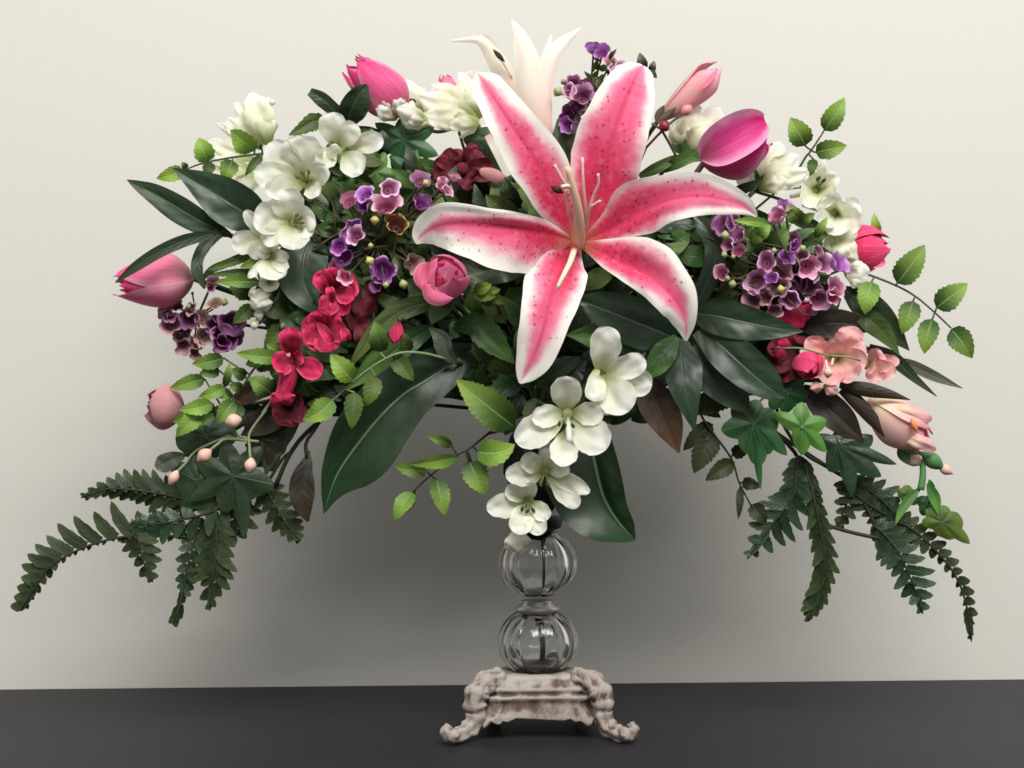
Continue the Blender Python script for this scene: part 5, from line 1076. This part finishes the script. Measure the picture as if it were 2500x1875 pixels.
frond(FL, [(446, 1440, -2.8), (440, 1475, -3.0), (430, 1500, -3.2), (426, 1516, -3.2)], [16, 34, 30, 6], [16, 22, 26, 6], pitch=20, mat='fern', lean=0.7)
frond(FL, [(640, 1180, -1.8), (670, 1230, -2.2), (700, 1280, -2.4), (733, 1320, -2.4)], [40, 44, 34, 10], [40, 44, 34, 10], pitch=24)
frond(FL, [(600, 1180, -2.0), (540, 1240, -2.4), (440, 1270, -2.6), (370, 1280, -2.8), (320, 1276, -2.8)], [60, 62, 52, 40, 10], [44, 40, 36, 24, 8], pitch=26, mat='fernb')
frond(FL, [(580, 1190, -1.6), (590, 1240, -2.0), (584, 1290, -2.2), (560, 1320, -2.2)], [40, 44, 30, 8], [40, 40, 30, 8], pitch=24)
tube([(470, 1312, -2.0), (520, 1290, -1.8), (580, 1230, -1.6), (640, 1180, -1.6)], 4.5, M['stemd'], 'stem', FL)
tube([(673, 1186, -2.0), (707, 1110, -2.0), (752, 1053, -1.6), (830, 990, -0.6)], 6, M['stemd'], 'stem', FL); tube([(640, 1200, -2), (690, 1120, -2.0), (712, 1104, -2.0)], 4, M['stemd'], 'stem', FL)
stem(FL, 640, 1180, -1.6, 'stemd', 5, via=[(680, 1090, -1.2), (800, 980, 0.4)])
FR = new('fern', 'dark blue green fern with drooping fronds at the lower right', 'fern', 1960, 1120, -2)
frond(FR, [(1946, 1113, -2.4), (1944, 1160, -2.8), (1936, 1210, -3.0), (1892, 1272, -3.2), (1826, 1362, -3.2)], [30, 44, 56, 58, 10], [24, 36, 52, 50, 10], pitch=24, mat='fernb')
frond(FR, [(1964, 1130, -2.4), (1980, 1190, -2.8), (1998, 1270, -3.0), (2012, 1365, -3.0), (2000, 1440, -2.8), (1974, 1514, -2.6)], [22, 40, 44, 52, 40, 6], [30, 42, 52, 56, 50, 8], pitch=25, mat='fern', lean=0.62)
frond(FR, [(2130, 1280, -2.2), (2160, 1305, -2.8), (2195, 1352, -3.2), (2226, 1420, -3.3), (2252, 1496, -3.2)], [30, 52, 58, 50, 12], [30, 50, 52, 42, 12], pitch=25, mat='fernb')
frond(FR, [(2170, 1270, -2.0), (2225, 1290, -2.4), (2286, 1346, -2.6), (2334, 1408, -2.6), (2360, 1480, -2.6), (2371, 1562, -2.6)], [34, 40, 30, 26, 22, 4], [40, 38, 22, 12, 8, 3], pitch=24)
frond(FR, [(2200, 1276, -1.6), (2150, 1250, -2.0), (2100, 1216, -2.2), (2060, 1176, -2.2)], [40, 46, 44, 20], [50, 52, 40, 20], pitch=22, lean=0.5)
frond(FR, [(2060, 1170, -1.6), (2110, 1196, -1.8), (2160, 1230, -2.0), (2190, 1268, -2.0)], [50, 48, 36, 10], [40, 52, 46, 10], pitch=22, lean=0.5)
frond(FR, [(2090, 1170, -1.4), (2070, 1220, -1.8), (2056, 1260, -1.8), (2046, 1288, -1.8)], [30, 34, 24, 6], [36, 30, 18, 6], pitch=22)
frond(FR, [(2090, 1180, -1.8), (2140, 1210, -2.0), (2180, 1250, -2.2), (2214, 1300, -2.2)], [40, 46, 36, 12], [44, 50, 40, 12], pitch=24, mat='fernb')
frond(FR, [(1960, 1120, -1.8), (1950, 1180, -2.2), (1930, 1240, -2.4), (1890, 1300, -2.4)], [30, 36, 30, 10], [30, 40, 36, 10], pitch=24, mat='fern')
tube([(2000, 1262, -2.4), (2019, 1281, -2.4), (2080, 1300, -2.3), (2142, 1313, -2.4), (2180, 1318, -2.6)], 5, M['stemd'], 'stem', FR); tube([(1900, 1060, -1.6), (1950, 1120, -2.0), (1985, 1220, -2.2), (2004, 1266, -2.4)], 5, M['stemd'], 'stem', FR)
tube([(2066, 1168, -2.2), (2100, 1210, -2.0), (2140, 1290, -2.2)], 5, M['stemd'], 'stem', FR); tube([(1900, 1060, -1.6), (1990, 1120, -2.0), (2066, 1168, -2.2)], 5, M['stemd'], 'stem', FR)
stem(FR, 1900, 1060, -1.6, 'stemd', 5, via=[(1780, 960, -0.6), (1600, 940, 0.8)])

# ------------------------------------------------------------ leaf filling massed inside the arrangement
poly = [(690, 345), (770, 310), (900, 290), (1010, 345), (1090, 350), (1190, 430), (1300, 330), (1400, 330), (1480, 420), (1600, 450), (1720, 440), (1850, 500), (1960, 560), (2060, 690), (2085, 800), (1960, 920), (1880, 950), (1760, 920), (1690, 900), (1600, 990), (1560, 1060), (1440, 1090), (1300, 1060), (1180, 900), (1080, 930), (960, 980), (830, 1030), (700, 990), (610, 940), (640, 830), (600, 760), (600, 640), (650, 560), (700, 480)]
def inside(x, y):
    c = False; n = len(poly)
    for i in range(n):
        (x1, y1), (x2, y2) = poly[i], poly[i - 1]
        if (y1 > y) != (y2 > y) and x < (x2 - x1) * (y - y1) / (y2 - y1) + x1: c = not c
    return c
holes = [(1080, 335, 34), (1590, 380, 46), (945, 408, 20), (1840, 990, 24), (1710, 955, 20), (1600, 350, 40), (1180, 365, 14)]
mb = MB(); fm = ['dark', 'mid', 'olive', 'slate', 'mintd', 'stemb']
def fill(n, box, test, drange, hr_, lr, mats, roll=0.7):
    c = 0; tries = 0
    while c < n and tries < n * 60:
        tries += 1
        x, y = RND.uniform(box[0], box[2]), RND.uniform(box[1], box[3])
        if not test(x, y): continue
        a = math.atan2(y - 950, x - 1300) + RND.uniform(-1.0, 1.0)
        L = RND.uniform(*lr); h = RND.uniform(*hr_)
        tx, ty = x + math.cos(a) * L, y + math.sin(a) * L
        if not test(tx, ty) or any(math.hypot((x + tx) / 2 - hx, (y + ty) / 2 - hy) < hr + L * 0.35 for hx, hy, hr in holes): continue
        edge = min(1.0, math.hypot(x - 1300, (y - 700) * 1.6) / 750)
        d = RND.uniform(*drange) * (1 - 0.4 * edge)
        V, F, UV = surf(lf(x, y, tx, ty, h, d, d + RND.uniform(-1, 1.0), RND.choice(['ov', 'lance', 'ov']), RND.uniform(-.12, .12), 0.5), nu=14, nv=4, fold=RND.uniform(0.05, 0.35), wave=0.08, crump=0.25, roll=RND.uniform(-roll, roll), serr=RND.choice([0, 0, 0.16]), ns=7)
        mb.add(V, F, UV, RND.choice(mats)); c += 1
ALL = (590, 280, 2100, 1100)
fill(260, ALL, inside, (2.0, 4.6), (34, 52), (110, 180), [0, 0, 3, 1], 0.3)
fill(330, ALL, inside, (-2.0, 2.5), (18, 34), (70, 140), [0, 1, 2, 3, 4])
low = [(1040, 880), (1120, 800), (1260, 790), (1420, 860), (1520, 960), (1480, 1080), (1400, 1130), (1270, 1120), (1200, 1050), (1130, 960)]
def in_low(x, y):
    c = False; n = len(low)
    for i in range(n):
        (x1, y1), (x2, y2) = low[i], low[i - 1]
        if (y1 > y) != (y2 > y) and x < (x2 - x1) * (y - y1) / (y2 - y1) + x1: c = not c
    return c
fill(90, (1040, 780, 1520, 1130), in_low, (-3.6, -0.6), (22, 40), (70, 130), [0, 0, 3, 4, 1], 0.5)
def in_a(x, y): return 730 < x < 1060 and 440 < y < 740
fill(60, (730, 440, 1060, 740), in_a, (-4.0, -2.6), (14, 28), (60, 110), [0, 2, 4, 1], 0.6)
def in_b(x, y): return 1740 < x < 2060 and 520 < y < 760
fill(50, (1740, 520, 2060, 760), in_b, (-3.2, -1.6), (14, 28), (60, 110), [0, 2, 4, 1], 0.6)
def in_l(x, y): return 590 < x < 1010 and 700 < y < 1000 and inside(x, y)
fill(70, (590, 700, 1010, 1000), in_l, (-4.6, -2.6), (16, 30), (60, 110), [1, 4, 4, 2, 0], 0.6)
def in_r(x, y): return 1480 < x < 1800 and 540 < y < 760
fill(34, (1480, 540, 1800, 760), in_r, (-3.0, -1.5), (16, 32), (60, 110), [1, 4, 1, 2, 0], 0.6)
def in_t(x, y): return 690 < x < 1040 and 300 < y < 520 and inside(x, y)
fill(46, (690, 300, 1200, 520), in_t, (-1.6, 0.4), (16, 30), (60, 120), [1, 4, 1, 2, 0], 0.6)
for i in range(70):      # thin twigs showing between the waxflowers
    x, y = (RND.uniform(760, 1040), RND.uniform(470, 720)) if i % 2 else (RND.uniform(1790, 1950), RND.uniform(600, 730))
    a = RND.uniform(0, 6.28); L = RND.uniform(40, 90); d = RND.uniform(-4.6, -3.4)
    W = [P(x, y, d), P(x + math.cos(a) * L / 2 + RND.uniform(-8, 8), y + math.sin(a) * L / 2, d + 0.2), P(x + math.cos(a) * L, y + math.sin(a) * L, d + RND.uniform(-0.5, 0.8))]
    V, F, UV = tube_v(W, [2.4 * SC(0)] * 3, 5); mb.add(V, F, UV, 5)
tag(mb.build('foliage', None, None, mats=[M[m] for m in fm]), 'dark mixed leaf filling massed deep among the flowers', 'foliage', kind='stuff')
